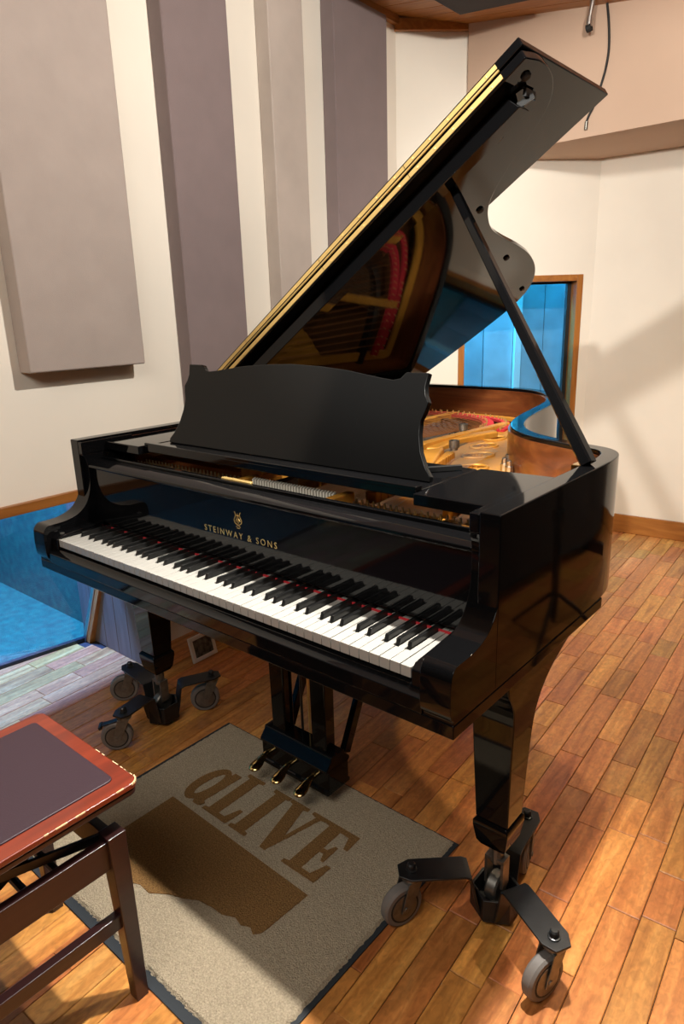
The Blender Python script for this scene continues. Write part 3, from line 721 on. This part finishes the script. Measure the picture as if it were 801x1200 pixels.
# red felt and hitch pins at the tail, bridges
arc = catmull([(-0.62,1.72),(-0.45,1.74),(-0.30,1.72),(-0.17,1.66),(-0.09,1.55),(-0.06,1.44)], 5, False)
def flat_strip(path, w0, z0, z1):
    mb = MB(); a = []; b = []
    for i, p in enumerate(path):
        t = (Vector(path[min(i+1, len(path)-1)])-Vector(path[max(i-1, 0)])).normalized(); nn = Vector((-t.y, t.x))
        a.append(tuple(Vector(p)+nn*w0/2)); b.append(tuple(Vector(p)-nn*w0/2))
    return strip(a, b, z0, z1)
flat_strip(arc, 0.045, 0.893, 0.905).build('red_felt', RED, piano)
arc2 = [(x+0.055*(1 if x > -0.3 else 0.4), y+0.05) for x, y in arc]
flat_strip(arc2, 0.030, 0.888, 0.898).build('red_felt', RED, piano)
arc3 = [(x-0.075, y-0.085) for x, y in arc]
flat_strip(arc3, 0.030, 0.862, 0.898).build('bass_bridge', EBONY, piano)
flat_strip(catmull([(0.50,0.62),(0.33,0.76),(0.17,0.98),(0.08,1.20),(0.0,1.45),(-0.15,1.60)], 5, False), 0.028, 0.852, 0.880).build('treble_bridge', SPRUCE, piano)
sd = MB()
for k in range(70):      # treble and tenor strings
    f_ = k/69; x0_ = 0.60-0.66*f_; ang_ = 0.10+0.32*f_
    q = f_; L_ = 0.30+1.15*q
    x1_, y1_ = x0_-L_*math.sin(ang_)*0.55-0.04, 0.36+L_*math.cos(ang_)
    if x1_ > 0.18 and y1_ > 0.80: y1_ = 0.80
    for d in (-0.0022, 0.0022): sd.tube([(x0_+d,0.345,0.905),(x1_+d,y1_,0.893)], 0.0006, 3, caps=False)
so = sd.build('treble_strings', STEEL, piano); so['kind'] = 'stuff'
sd = MB()
for k in range(34):      # copper bass strings crossing above
    f_ = k/33; x0_ = -0.62+0.40*f_
    q = arc[int(2+f_*(len(arc)-4))]
    sd.tube([(x0_,0.345,0.925),(q[0],q[1]-0.015,0.910)], 0.0018-0.0006*f_, 4, caps=False)
so = sd.build('bass_strings', COPPER, piano); so['kind'] = 'stuff'
pn = MB(); rr = random.Random(2)
for k in range(74):
    for r_ in range(3):
        x = -0.60+1.2*k/73+0.004*r_; y = 0.255+0.026*r_
        pn.tube([(x,y,0.905),(x,y-0.002,0.928)], 0.0026, 5)
so = pn.build('tuning_pins', STEEL, piano); so['kind'] = 'stuff'
hp = MB()
for q in arc2[::1]:
    hp.tube([(q[0],q[1],0.895),(q[0],q[1],0.91)], 0.003, 5)
for q in arc[::1]: hp.tube([(q[0],q[1]-0.01,0.903),(q[0],q[1]-0.01,0.917)], 0.0025, 5)
so = hp.build('hitch_pins', BRASS, piano); so['kind'] = 'stuff'
dm = MB()
for k in range(60):
    x = -0.58+1.0*k/59
    dm.box(x-0.004, x+0.004, 0.44, 0.50, 0.912, 0.945)
so = dm.build('damper_heads', EBONY, piano); so['kind'] = 'stuff'
tagp = MB().prism(rounded_rect(-0.105,0.005,0.192,0.207,0.007), 0.9505, 0.9555); tagp.build('maker_plate', BRASS, piano, bevel=0.001)
FELT = mat('hammer_felt', rgb('#d9d3c4'), 0.9, bump=(200, 0.2, 0.001))
hm = MB()
for k in range(30):
    x = -0.06+0.27*k/29
    hm.hexa([(x-0.0032,0.262,0.905),(x+0.0032,0.262,0.905),(x+0.0032,0.276,0.905),(x-0.0032,0.276,0.905),(x-0.0030,0.262,0.942),(x+0.0030,0.262,0.942),(x+0.0022,0.272,0.946),(x-0.0022,0.272,0.946)])
so = hm.build('hammer_heads', FELT, piano); so['kind'] = 'stuff'
MB().box(0.222,0.246,0.222,0.30,0.905,0.945).build('plate_web', GOLD, piano, bevel=0.003); MB().box(-0.094,-0.072,0.222,0.30,0.905,0.945).build('plate_web', GOLD, piano, bevel=0.003)
fs = MB().box(-0.60, 0.60, 0.214, 0.222, 0.900, 0.908); fs.build('string_felt', RED, piano)

# lid
AL = math.radians(34.0)
HX, HZ = -W-0.010, ZR+0.010
def LP(s, y, t): return (HX+s*math.cos(AL)-t*math.sin(AL), y, HZ+s*math.sin(AL)+t*math.cos(AL))
YF = 0.585
lid2 = catmull([(1.462,0.60),(1.468,0.640),(1.463,0.692),(1.445,0.749),(1.402,0.812),(1.326,0.862),(1.236,0.903),(1.150,0.955),(1.090,1.008),(1.045,1.075),(1.003,1.166),(0.974,1.290),(0.946,1.450),(0.908,1.604),(0.846,1.757),(0.765,1.878),(0.665,1.958),(0.540,1.990),(0.331,1.995),(0.10,1.985),(0.03,1.965),(0.0,1.93)], 5, False)
lidp = [(0.0, YF), (1.46, YF)]+lid2
def lidsolid(poly, t0, t1):
    mb = MB(); n = len(poly)
    return mb.add([LP(s, y, t0) for s, y in poly]+[LP(s, y, t1) for s, y in poly], [tuple(range(n-1,-1,-1)), tuple(range(n,2*n))]+[(i,(i+1)%n,n+(i+1)%n,n+i) for i in range(n)])
TL = 0.021
lid = lidsolid(lidp, 0.0, TL).build('lid', BLACK, piano, bevel=0.003)
lid['label'] = 'polished black main lid propped open'
flp = lidsolid([(0.0,YF-0.002),(1.468,YF-0.002),(1.468,1.066),(0.0,1.066)], TL+0.004, TL+0.024).build('lid_flap', BLACK, piano, bevel=0.003)
flp['label'] = 'front lid flap folded back over the main lid'
# long brass hinges along the fold, in lengths
for t0, t1 in ((0.004, 0.015), (TL+0.009, TL+0.019)):
    edges = [0.02, 0.40, 0.78, 1.12, 1.405]
    for a, b in zip(edges[:-1], edges[1:]):
        mb = MB(); mb.add([LP(a+0.001,YF-0.004,t0),LP(b-0.001,YF-0.004,t0),LP(b-0.001,YF-0.001,t0),LP(a+0.001,YF-0.001,t0),LP(a+0.001,YF-0.004,t1),LP(b-0.001,YF-0.004,t1),LP(b-0.001,YF-0.001,t1),LP(a+0.001,YF-0.001,t1)], [(0,3,2,1),(4,5,6,7),(0,1,5,4),(1,2,6,5),(2,3,7,6),(3,0,4,7)])
        for k in range(5):
            s_ = a+(b-a)*(k+0.5)/5; c0 = Vector(LP(s_, YF-0.004, (t0+t1)/2)); mb.lathe([(0.0028,0),(0.0028,0.001),(0.0012,0.0016)], c0, (0,-1,0), 8)
        mb.build('lid_hinge', BRASS, lid)
mb = MB(); a, b = 0.02, 1.405
mb.tube([LP(a,YF-0.005,TL+0.002), LP(b,YF-0.005,TL+0.002)], 0.0026, 8); mb.build('hinge_knuckle', BRASS, lid)
# stiffening bar under the lid with its end bracket
mb = MB(); q = []
for s_ in (0.10, 1.375):
    q += [LP(s_,0.640,-0.003), LP(s_,0.700,-0.003), LP(s_+(0.012 if s_ > 1 else 0),0.694,-0.036), LP(s_+(0.012 if s_ > 1 else 0),0.646,-0.036)]
mb.add(q, [(0,1,2,3),(7,6,5,4),(0,4,5,1),(1,5,6,2),(2,6,7,3),(3,7,4,0)]); mb.build('lid_bar', BLACK, lid, bevel=0.002)
mb = MB(); mb.bar(LP(1.372,0.672,-0.018), LP(1.41,0.69,-0.018), 0.010, 0.012); mb.bar(LP(1.405,0.665,-0.010), LP(1.405,0.712,-0.010), 0.008, 0.016); mb.build('lock_bracket', SATIN, lid)
for (s_, y_) in ((1.43,0.637),(1.07,0.985),(0.89,1.443),(0.721,1.86)):
    c0 = Vector(LP(s_, y_, 0)); nn = Vector((math.sin(AL),0,-math.cos(AL)))
    MB().lathe([(0.011,0),(0.011,0.004),(0.008,0.007)], c0, nn, 14).build('lid_buffer', RUBD, lid, smooth=True)
mb = MB(); mb.add([LP(1.27,0.722,0),LP(1.305,0.722,0),LP(1.305,0.75,0),LP(1.27,0.75,0),LP(1.28,0.73,-0.014),LP(1.295,0.73,-0.014),LP(1.295,0.742,-0.014),LP(1.28,0.742,-0.014)], [(0,3,2,1),(4,5,6,7),(0,1,5,4),(1,2,6,5),(2,3,7,6),(3,0,4,7)]); mb.build('prop_cup', SATIN, lid)
for y_ in (0.80, 1.70):
    MB().tube([(-W-0.008,y_-0.05,ZR+0.004),(-W-0.008,y_+0.05,ZR+0.004)], 0.006, 10).build('side_hinge', BRASSP, lid)
# prop stick
pa = Vector((0.682, 0.578, ZR+0.004)); pb = Vector(LP(1.140, 0.728, -0.004))
dd = (pb-pa).normalized(); sdv = Vector((0,1,0)); sdv = (sdv-dd*sdv.dot(dd)).normalized(); nv = dd.cross(sdv)
mb = MB(); sect = [(-0.0135,-0.009),(-0.010,-0.0125),(0.010,-0.0125),(0.0135,-0.009),(0.0135,0.009),(0.010,0.0125),(-0.010,0.0125),(-0.0135,0.009)]
vv = []
for f_, k_ in ((0.0,1.15),(0.08,1.15),(0.25,1.0),(0.94,0.78),(0.985,0.70),(1.0,0.45)):
    c0 = pa.lerp(pb, f_)
    vv += [c0+sdv*(a*k_)+nv*(b*k_) for a, b in sect]
ff = [(0,1,2,3,4,5,6,7)[::-1], tuple(40+i for i in range(8))]
for r_ in range(5):
    for i in range(8): ff.append((r_*8+i, r_*8+(i+1)%8, (r_+1)*8+(i+1)%8, (r_+1)*8+i))
mb.add(vv, ff); ps = mb.build('lid_prop', BLACK, piano, smooth=True)
MB().bar(pa.lerp(pb,0.02)-nv*0.0+sdv*0.016, pa.lerp(pb,0.10)+sdv*0.016, 0.006, 0.014).build('prop_hinge', BRASS, ps, bevel=0.001)
MB().bar(pa.lerp(pb,0.055)+nv*0.0152, pa.lerp(pb,0.30)+nv*0.0142, 0.003, 0.008, sdv).build('short_prop', SATIN, ps)
MB().box(0.640,0.668,0.585,0.640,ZR-0.034,ZR-0.004).build('prop_bracket', BRASSP, piano, bevel=0.002)

# legs
def leg(cx, cy, flare=True):
    mb = MB()
    zt, zb = 0.645, 0.20
    # side outline (y, z): flared into the keybed behind and in front, tapering down
    front = catmull([(cy-0.085,zt),(cy-0.078,zt-0.03),(cy-0.058,zt-0.062),(cy-0.046,zt-0.10),(cy-0.043,zt-0.20),(cy-0.035,zb+0.07)], 4, False)
    back = catmull([(cy+0.24,zt),(cy+0.20,zt-0.012),(cy+0.12,zt-0.05),(cy+0.07,zt-0.10),(cy+0.048,zt-0.17),(cy+0.035,zb+0.07)], 4, False)
    n = min(len(front), len(back)); v = []; f = []
    for i in range(n):
        z = front[i][1]; hw = 0.052-0.016*(zt-z)/(zt-zb)
        yf = front[i][0]
        # match the back edge at the same height
        yb = back[-1][0]
        for (p0, p1) in zip(back[:-1], back[1:]):
            if p1[1] <= z <= p0[1]:
                tt = (z-p0[1])/(p1[1]-p0[1]) if p1[1] != p0[1] else 0; yb = p0[0]+(p1[0]-p0[0])*tt; break
        if i == 0: yb = back[0][0]
        v += [(cx-hw,yf,z),(cx+hw,yf,z),(cx+hw,yb,z),(cx-hw,yb,z)]
    for i in range(n-1):
        for k in range(4): f.append((i*4+k,i*4+(k+1)%4,(i+1)*4+(k+1)%4,(i+1)*4+k))
    f += [(0,1,2,3),tuple((n-1)*4+k for k in (3,2,1,0))]
    mb.add(v, f); lg = mb.build('leg', BLACK, piano, bevel=0.003)
    fm = MB(); z0, z1, z2, z3 = zb-0.005, zb+0.01, zb+0.05, zb+0.07
    vv = []
    for z, hw in ((z0,0.028),(z1,0.036),(z2,0.042),(z2+0.012,0.042),(z3,0.036)):
        vv += [(cx-hw,cy-hw,z),(cx+hw,cy-hw,z),(cx+hw,cy+hw,z),(cx-hw,cy+hw,z)]
    ff = [(3,2,1,0),(16,17,18,19)]
    for i in range(4):
        for k in range(4): ff.append((i*4+k,i*4+(k+1)%4,(i+1)*4+(k+1)%4,(i+1)*4+k))
    fm.add(vv, ff); fm.build('leg_foot', BLACK, lg, bevel=0.002)
    c = MB(); c.lathe([(0.016,0.06),(0.016,0.11)], (cx,cy,zb-0.115+0.0), (0,0,1), 14)
    c.bar((cx-0.02,cy,zb-0.045),(cx-0.02,cy,zb-0.115), 0.006, 0.03, (0,1,0)); c.bar((cx+0.02,cy,zb-0.045),(cx+0.02,cy,zb-0.115), 0.006, 0.03, (0,1,0)); c.box(cx-0.023,cx+0.023,cy-0.015,cy+0.015,zb-0.048,zb-0.040)
    cs = c.build('leg_caster', STEELD, lg)
    MB().lathe([(0.030,-0.014),(0.034,-0.010),(0.034,0.010),(0.030,0.014)], (cx,cy,0.075), (1,0,0), 22).build('caster_wheel', STEELD, lg, smooth=True)
    return lg
LEGR, LEGL, LEGT = (0.648, 0.285), (-0.628, 0.285), (-0.30, 1.62)
leg(*LEGR); leg(*LEGL)
lt = leg(*LEGT)
for ch in [lt]: pass

# pedal lyre
LY = 0.335
ly = MB().box(-0.165,0.165,LY-0.045,LY+0.045,0.612,0.645).build('pedal_lyre', BLACK, piano, bevel=0.003)
for cx in (-0.080, 0.080):
    MB().hexa([(cx-0.027,LY-0.019,0.165),(cx+0.027,LY-0.019,0.165),(cx+0.027,LY+0.019,0.165),(cx-0.027,LY+0.019,0.165),(cx-0.029,LY-0.021,0.615),(cx+0.029,LY-0.021,0.615),(cx+0.029,LY+0.021,0.615),(cx-0.029,LY+0.021,0.615)]).build('lyre_post', BLACK, ly, bevel=0.004)
bx = MB().prism([(LY-0.048,0.055),(LY+0.048,0.055),(LY+0.048,0.066),(LY+0.042,0.072),(LY+0.042,0.124),(LY+0.050,0.130),(LY+0.048,0.138),(LY+0.030,0.158),(LY+0.026,0.170),(LY-0.026,0.170),(LY-0.030,0.158),(LY-0.048,0.138),(LY-0.050,0.130),(LY-0.042,0.124),(LY-0.042,0.072),(LY-0.048,0.066)], -0.133, 0.133, 'X').build('pedal_box', BLACK, ly, bevel=0.003)
for cx in (-0.100, -0.010, 0.080):
    pts = [(cx,LY-0.03,0.102),(cx,LY-0.060,0.100),(cx,LY-0.075,0.094),(cx,LY-0.092,0.086),(cx,LY-0.106,0.082)]
    mb = MB(); ws = [0.010,0.010,0.013,0.0185,0.0195]; hs = [0.006,0.006,0.006,0.007,0.0075]; v = []; n = 12
    P = catmull([(*p, a, b) for p, a, b in zip(pts, ws, hs)], 4, False)
    P += [(cx,LY-0.115,0.081,0.0155,0.0055),(cx,LY-0.121,0.080,0.009,0.003),(cx,LY-0.1225,0.080,0.003,0.001)]
    for (x,y,z,a,b) in P:
        for k in range(n): th = 2*PI*k/n; v.append((x+a*math.cos(th), y, z+b*math.sin(th)))
    f = [tuple(range(n)), tuple((len(P)-1)*n+k for k in reversed(range(n)))]
    for i in range(len(P)-1):
        for k in range(n): f.append((i*n+k,i*n+(k+1)%n,(i+1)*n+(k+1)%n,(i+1)*n+k))
    mb.add(v, f); mb.build('pedal', BRASSP, ly, smooth=True)
for cx in (-0.03, 0.0, 0.03):
    MB().tube([(cx,LY+0.03,0.16),(cx,LY+0.03,0.64)], 0.004, 8).build('pedal_rod', SATIN if cx else BRASS, ly)
for sx in (-1, 1):
    MB().bar((sx*0.11,LY+0.055,0.135),(sx*0.11,LY+0.30,0.645), 0.030, 0.020, (1,0,0)).build('lyre_brace', BLACK, ly, bevel=0.003)

# ================================================================== PIANO DOLLIES (one three-armed truck under each leg)
def dolly(c, wheels, label, brake=False):
    d = empty('piano_dolly', label, 'dolly', (c[0], c[1], 0), 0, 'three-armed caster trucks under the piano legs')
    hexa = [(0.058*math.cos(PI/6+k*PI/3), 0.058*math.sin(PI/6+k*PI/3)) for k in range(6)]
    cup = MB(); hi = [(x*0.86, y*0.86) for x, y in hexa]; cup.ring(hexa, hi, 0.022, 0.075); cup.prism(hexa, 0.016, 0.028)
    cup.build('cup', DARKM, d, bevel=0.002)
    for (wx, wy, hd) in wheels:
        dx, dy = wx-c[0], wy-c[1]; L = math.hypot(dx, dy); ux, uy = dx/L, dy/L; vx, vy = -uy, ux
        # swivel sits a little inward of the wheel contact
        tx, ty = math.cos(hd), math.sin(hd)          # trailing direction of the wheel
        sx_, sy_ = dx-tx*0.028, dy-ty*0.028
        L2 = math.hypot(sx_, sy_); ux, uy = sx_/L2, sy_/L2; vx, vy = -uy, ux
        hw = 0.032
        prof_ = [(0.038,0.024),(0.062,0.125),(L2+0.012,0.125)]
        mb = MB(); th = 0.007; v = []
        path = [(0.046,0.022),(0.055,0.060),(0.066,0.122),(0.076,0.1265),(L2+0.004,0.1265)]
        for (r_, z) in path:
            for sgn in (-1, 1): v.append((ux*r_+vx*hw*sgn, uy*r_+vy*hw*sgn, z))
        # rounded end
        for sgn in (-1, 1): v.append((ux*(L2+0.030)+vx*hw*0.55*sgn, uy*(L2+0.030)+vy*hw*0.55*sgn, 0.1265))
        n = len(v); vt = []
        for i, p_ in enumerate(v):
            r_i = path[min(i//2, 4)]
            if i < 4: vt.append((p_[0]-ux*th, p_[1]-uy*th, p_[2]))
            else: vt.append((p_[0]-(ux*th*0.5 if i < 6 else 0), p_[1]-(uy*th*0.5 if i < 6 else 0), p_[2]+th*(0.8 if i >= 6 else 0.6)))
        f = []
        for k in range(n//2-1):
            a, b, c_, e_ = 2*k, 2*k+1, 2*k+3, 2*k+2
            f += [(a,b,c_,e_), (n+e_,n+c_,n+b,n+a), (a,e_,n+e_,n+a), (b,n+b,n+c_,c_)]
        f += [(0,n,n+1,1), (n-2,n-1,2*n-1,2*n-2)]
        mb.add(v+vt, f); arm = mb.build('arm', DARKM, d, bevel=0.0015)
        MB().lathe([(0.013,0),(0.013,0.003),(0.010,0.004),(0.0095,0.014),(0.007,0.017)], (sx_,sy_,0.1325), (0,0,1), 12).build('bolt', SATIN, arm)
        # caster: head plate, fork, wheel
        cs = MB().lathe([(0.022,0),(0.024,0.004),(0.024,0.012),(0.018,0.016)], (sx_,sy_,0.110), (0,0,1), 18).build('caster', STEELD, d, smooth=True)
        fk = MB(); px_, py_ = -ty, tx
        for sgn in (-1, 1):
            o_ = sgn*0.019
            a = Vector((sx_+px_*o_-tx*0.018, sy_+py_*o_-ty*0.018, 0.112)); b = Vector((sx_+px_*o_+tx*0.020, sy_+py_*o_+ty*0.020, 0.112))
            c0 = Vector((dx+px_*o_+tx*0.012, dy+py_*o_+ty*0.012, 0.042)); c1 = Vector((dx+px_*o_-tx*0.012, dy+py_*o_-ty*0.012, 0.042))
            e = Vector((px_, py_, 0))*0.0015
            fk.hexa([c1-e,c0-e,c0+e,c1+e,a-e,b-e,b+e,a+e])
        fk.bar((sx_-tx*0.018,sy_-ty*0.018,0.112),(sx_+tx*0.020,sy_+ty*0.020,0.112), 0.041, 0.003)
        fk.tube([(dx-px_*0.023,dy-py_*0.023,0.051),(dx+px_*0.023,dy+py_*0.023,0.051)], 0.006, 8)
        fk.build('fork', STEELD, cs, bevel=0.0008)
        MB().lathe([(0.037,-0.014),(0.046,-0.0135),(0.0505,-0.008),(0.0505,0.008),(0.046,0.0135),(0.037,0.014)], (dx,dy,0.0508), (px_,py_,0), 28).build('tyre', RUBBER, cs, smooth=True)
        MB().lathe([(0.034,-0.0145),(0.0375,-0.0142),(0.0375,0.0142),(0.034,0.0145)], (dx,dy,0.0508), (px_,py_,0), 24).build('tyre_seat', RUBD, cs, smooth=True)
        MB().lathe([(0.012,-0.0165),(0.033,-0.015),(0.033,0.015),(0.012,0.0165)], (dx,dy,0.0508), (px_,py_,0), 24).build('hub', STEELD, cs, smooth=True)
        if brake and (wx, wy, hd) == wheels[0]:
            lv = MB(); a = Vector((sx_+tx*0.012, sy_+ty*0.012, 0.108)); b = Vector((sx_+tx*0.070, sy_+ty*0.070, 0.094))
            lv.bar(a, b, 0.022, 0.004); lv.bar(b-Vector((0,0,0.002)), b+Vector((tx*0.010,ty*0.010,-0.006)), 0.034, 0.010); lv.build('brake_lever', DARKM, cs, bevel=0.001)
    return d
dolly(LEGR, [(0.818,0.161,math.radians(-107)), (0.495,0.127,math.radians(-110)), (0.640,0.443,math.radians(-75))], 'black three-armed dolly under the treble leg, on bare floor')
dolly(LEGL, [(-0.609,0.094,math.radians(-130)), (-0.853,0.278,math.radians(-125)), (-0.565,0.419,math.radians(-125))], 'black three-armed dolly under the bass leg near the slanted window', True)
dolly(LEGT, [(-0.30,1.83,math.radians(80)), (-0.48,1.52,math.radians(200)), (-0.12,1.52,math.radians(-30))], 'black three-armed dolly under the tail leg below the soundboard')

# ================================================================== BENCH
bench = empty('piano_bench', 'dark wood piano bench with a plum vinyl seat', 'bench')
def rounded(x0, x1, y0, y1, r, n=5):
    out = []
    for (cx, cy, a0) in ((x1-r,y0+r,-90),(x1-r,y1-r,0),(x0+r,y1-r,90),(x0+r,y0+r,180)):
        for k in range(n+1):
            a = math.radians(a0+90*k/n); out.append((cx+r*math.cos(a), cy+r*math.sin(a)))
    return out
BY0, BY1 = -0.88, -0.302
st = MB().prism(rounded(-0.192,0.192,BY0,BY1,0.020), 0.4875, 0.500).build('seat_top', BENCHR, bench, bevel=0.003)
MB().prism(rounded(-0.190,0.190,BY0+0.002,BY1-0.002,0.019), 0.473, 0.4874).build('seat_frame', BENCHD, bench, bevel=0.004)
MB().prism(rounded(-0.157,0.155,BY0+0.034,BY1-0.032,0.012), 0.497, 0.5035).build('seat_pad', VINYL, bench, bevel=0.002)
# worn pale edge chips on the seat edge
wr = random.Random(9); mb = MB()
for k in range(15):
    if wr.random() < 0.55:
        y = BY1-0.025-wr.random()*0.42; l = wr.uniform(0.004,0.030); mb.bar((0.1905,y,0.4985),(0.1905,y-l,0.4985), 0.0026, 0.0026)
    else:
        x = 0.17-wr.random()*0.26; l = wr.uniform(0.004,0.02); mb.bar((x,BY1-0.0015,0.4985),(x-l,BY1-0.0015,0.4985), 0.0022, 0.0022)
for a in range(6):
    t0 = math.radians(15*a+5); mb.bar((0.172+0.0195*math.cos(t0),BY1-0.020+0.0195*math.sin(t0),0.4985),(0.172+0.0195*math.cos(t0+0.2),BY1-0.020+0.0195*math.sin(t0+0.2),0.4985), 0.003, 0.004)
cw_ = mb.build('edge_chips', BARE, st); cw_['kind'] = 'stuff'
FX, FY0, FY1 = 0.168, BY0+0.065, BY1-0.0585
for sx in (-1, 1):
    for (fy, sy) in ((FY0, -1), (FY1, 1)):
        cx = sx*FX; t_, b_ = 0.019, 0.0135; ox, oy = sx*0.006, sy*0.006
        MB().hexa([(cx+ox-b_,fy+oy-b_,0.0),(cx+ox+b_,fy+oy-b_,0.0),(cx+ox+b_,fy+oy+b_,0.0),(cx+ox-b_,fy+oy+b_,0.0),(cx-t_,fy-t_,0.408),(cx+t_,fy-t_,0.408),(cx+t_,fy+t_,0.408),(cx-t_,fy+t_,0.408)]).build('leg', BENCHD, bench, bevel=0.002)
    cx = sx*FX
    MB().box(cx-0.010, cx+0.010, FY0+0.016, FY1-0.016, 0.335, 0.398).build('side_rail', BENCHD, bench, bevel=0.002)
    MB().box(cx-0.010, cx+0.010, FY0+0.012, FY1-0.012, 0.190, 0.222).build('stretcher', BENCHD, bench, bevel=0.002)
for fy in (FY0, FY1):
    MB().box(-FX+0.016, FX-0.016, fy-0.010, fy+0.010, 0.335, 0.398).build('end_rail', BENCHD, bench, bevel=0.002)
for sx in (-1, 1):   # scissor lift
    x = sx*0.146
    MB().bar((x,FY1-0.012,0.390),(x,FY1-0.34,0.472), 0.008, 0.017).build('lift_arm', SATIN, bench)
    MB().bar((x-sx*0.010,FY1-0.30,0.362),(x-sx*0.010,FY1-0.085,0.472), 0.008, 0.017).build('lift_arm', SATIN, bench)
for y in (FY0+0.10, FY1-0.10, FY1-0.16):
    MB().tube([(-0.15,y,0.37),(0.15,y,0.37)], 0.008, 8).build('lift_rod', SATIN, bench)
MB().box(-0.16, 0.16, FY0+0.01, FY0+0.05, 0.458, 0.474).build('seat_batten', BENCHD, bench); MB().box(-0.16, 0.16, FY1-0.05, FY1-0.01, 0.458, 0.474).build('seat_batten', BENCHD, bench)

# ================================================================== SMALL THINGS
# picture frame standing on the floor
pf = empty('picture_frame', 'small white picture frame leaning on the floor behind the piano leg', 'picture frame', (-0.86, 0.66, 0), math.radians(92))
ti = math.radians(14)
def fr(x, z, d): return (x, d*math.cos(ti)+z*math.sin(ti), z*math.cos(ti)-d*math.sin(ti)+0.004)
def fslab(x0, x1, z0, z1, d0, d1):
    return MB().hexa([fr(x0,z0,d0),fr(x1,z0,d0),fr(x1,z0,d1),fr(x0,z0,d1),fr(x0,z1,d0),fr(x1,z1,d0),fr(x1,z1,d1),fr(x0,z1,d1)])
for a in ((-0.062,0.062,0.0,0.016),(-0.062,0.062,0.089,0.105),(-0.062,-0.046,0.016,0.089),(0.046,0.062,0.016,0.089)):
    fslab(*a, 0.0, 0.012).build('frame_rail', WHITEP, pf, bevel=0.0015)
PIC = mat('picture_print', rgb('#55544c'), 0.3, noise=(45, 0.9))
fslab(-0.046,0.046,0.016,0.089, 0.004,0.008).build('picture', PIC, pf)
fslab(-0.015,0.015,0.01,0.08, 0.0125,0.0145).build('easel_back', SATIN, pf)
MB().bar(fr(0,0.085,0.014), (0,0.075,0.003), 0.02, 0.004, (1,0,0)).build('easel_leg', SATIN, pf)
# microphone arm hanging from the ceiling, cable on the bulkhead
cz = 2.62
ma = empty('microphone_mount', 'short metal pipe with clamp hanging from the ceiling boards', 'microphone mount', (-0.215, 2.62, cz))
MB().tube([(0.012,0.0,0.06),(0.0,0.0,-0.02)], 0.011, 14).build('pipe', PIPE, ma, smooth=True)
MB().tube([(0.0,0.0,-0.015),(-0.002,0.0,-0.055)], 0.0145, 14).build('collar', PIPE, ma, smooth=True)
MB().tube([(-0.012,0,-0.062),(0.010,0,-0.058)], 0.017, 12).build('clamp', RUBD, ma, smooth=True)
MB().tube([(-0.004,0,-0.05),(-0.005,0,-0.07)], 0.006, 8).build('stud', RUBD, ma)
cb = catmull([(-0.165,2.680,2.67),(-0.150,2.681,2.58),(-0.142,2.682,2.48),(-0.150,2.682,2.40),(-0.168,2.682,2.33),(-0.190,2.681,2.26),(-0.215,2.681,2.215),(-0.225,2.681,2.19)], 5, False)
cbl = empty('wall_cable', 'dark cable hanging down the tan bulkhead', 'cable', (0,0,0))
MB().tube(cb, 0.0055, 8).build('cord', RUBD, cbl, smooth=True)
MB().tube([cb[-1], (cb[-1][0]-0.002, cb[-1][1], cb[-1][2]-0.035)], 0.008, 10).build('plug', STEELD, cbl, smooth=True)

# added unseen baffle darkening the lacquer's reflections; microphone stand beside the treble side
gb = empty('added_baffle', 'added dark free-standing baffle darkening the reflections in the piano', 'baffle', (1.62, 1.95, 0), math.radians(3.5))
MB().box(-0.05, 0.05, -1.15, 1.15, 0.06, 1.42).build('panel', FABD, gb, bevel=0.01)
for y in (-0.9, 0.9): MB().box(-0.22, 0.22, y-0.03, y+0.03, 0.0, 0.06).build('foot', BENCHD, gb, bevel=0.004)
ms = empty('microphone_stand', 'black tripod microphone stand on the floor in front of the dark baffle', 'microphone stand', (1.22, 1.62, 0))
MB().tube([(0,0,0.10),(0,0,1.02)], 0.011, 12).build('upper_tube', SATIN, ms, smooth=True)
MB().tube([(0,0,0.12),(0,0,0.55)], 0.015, 12).build('lower_tube', SATIN, ms, smooth=True)
MB().tube([(0,0,0.53),(0,0,0.58)], 0.022, 12).build('clutch', RUBD, ms, smooth=True)
for k in range(3):
    a = 0.4+k*2*PI/3
    MB().tube([(0.018*math.cos(a),0.018*math.sin(a),0.22),(0.24*math.cos(a),0.24*math.sin(a),0.010)], 0.009, 8).build('leg', SATIN, ms, smooth=True)
MB().tube([(0.02,-0.30,1.06),(-0.02,0.35,1.00)], 0.008, 8).build('boom', SATIN, ms, smooth=True)
MB().lathe([(0.02,-0.02),(0.02,0.02)], (0,0,1.025), (0,1,0), 14).build('boom_clamp', RUBD, ms, smooth=True)
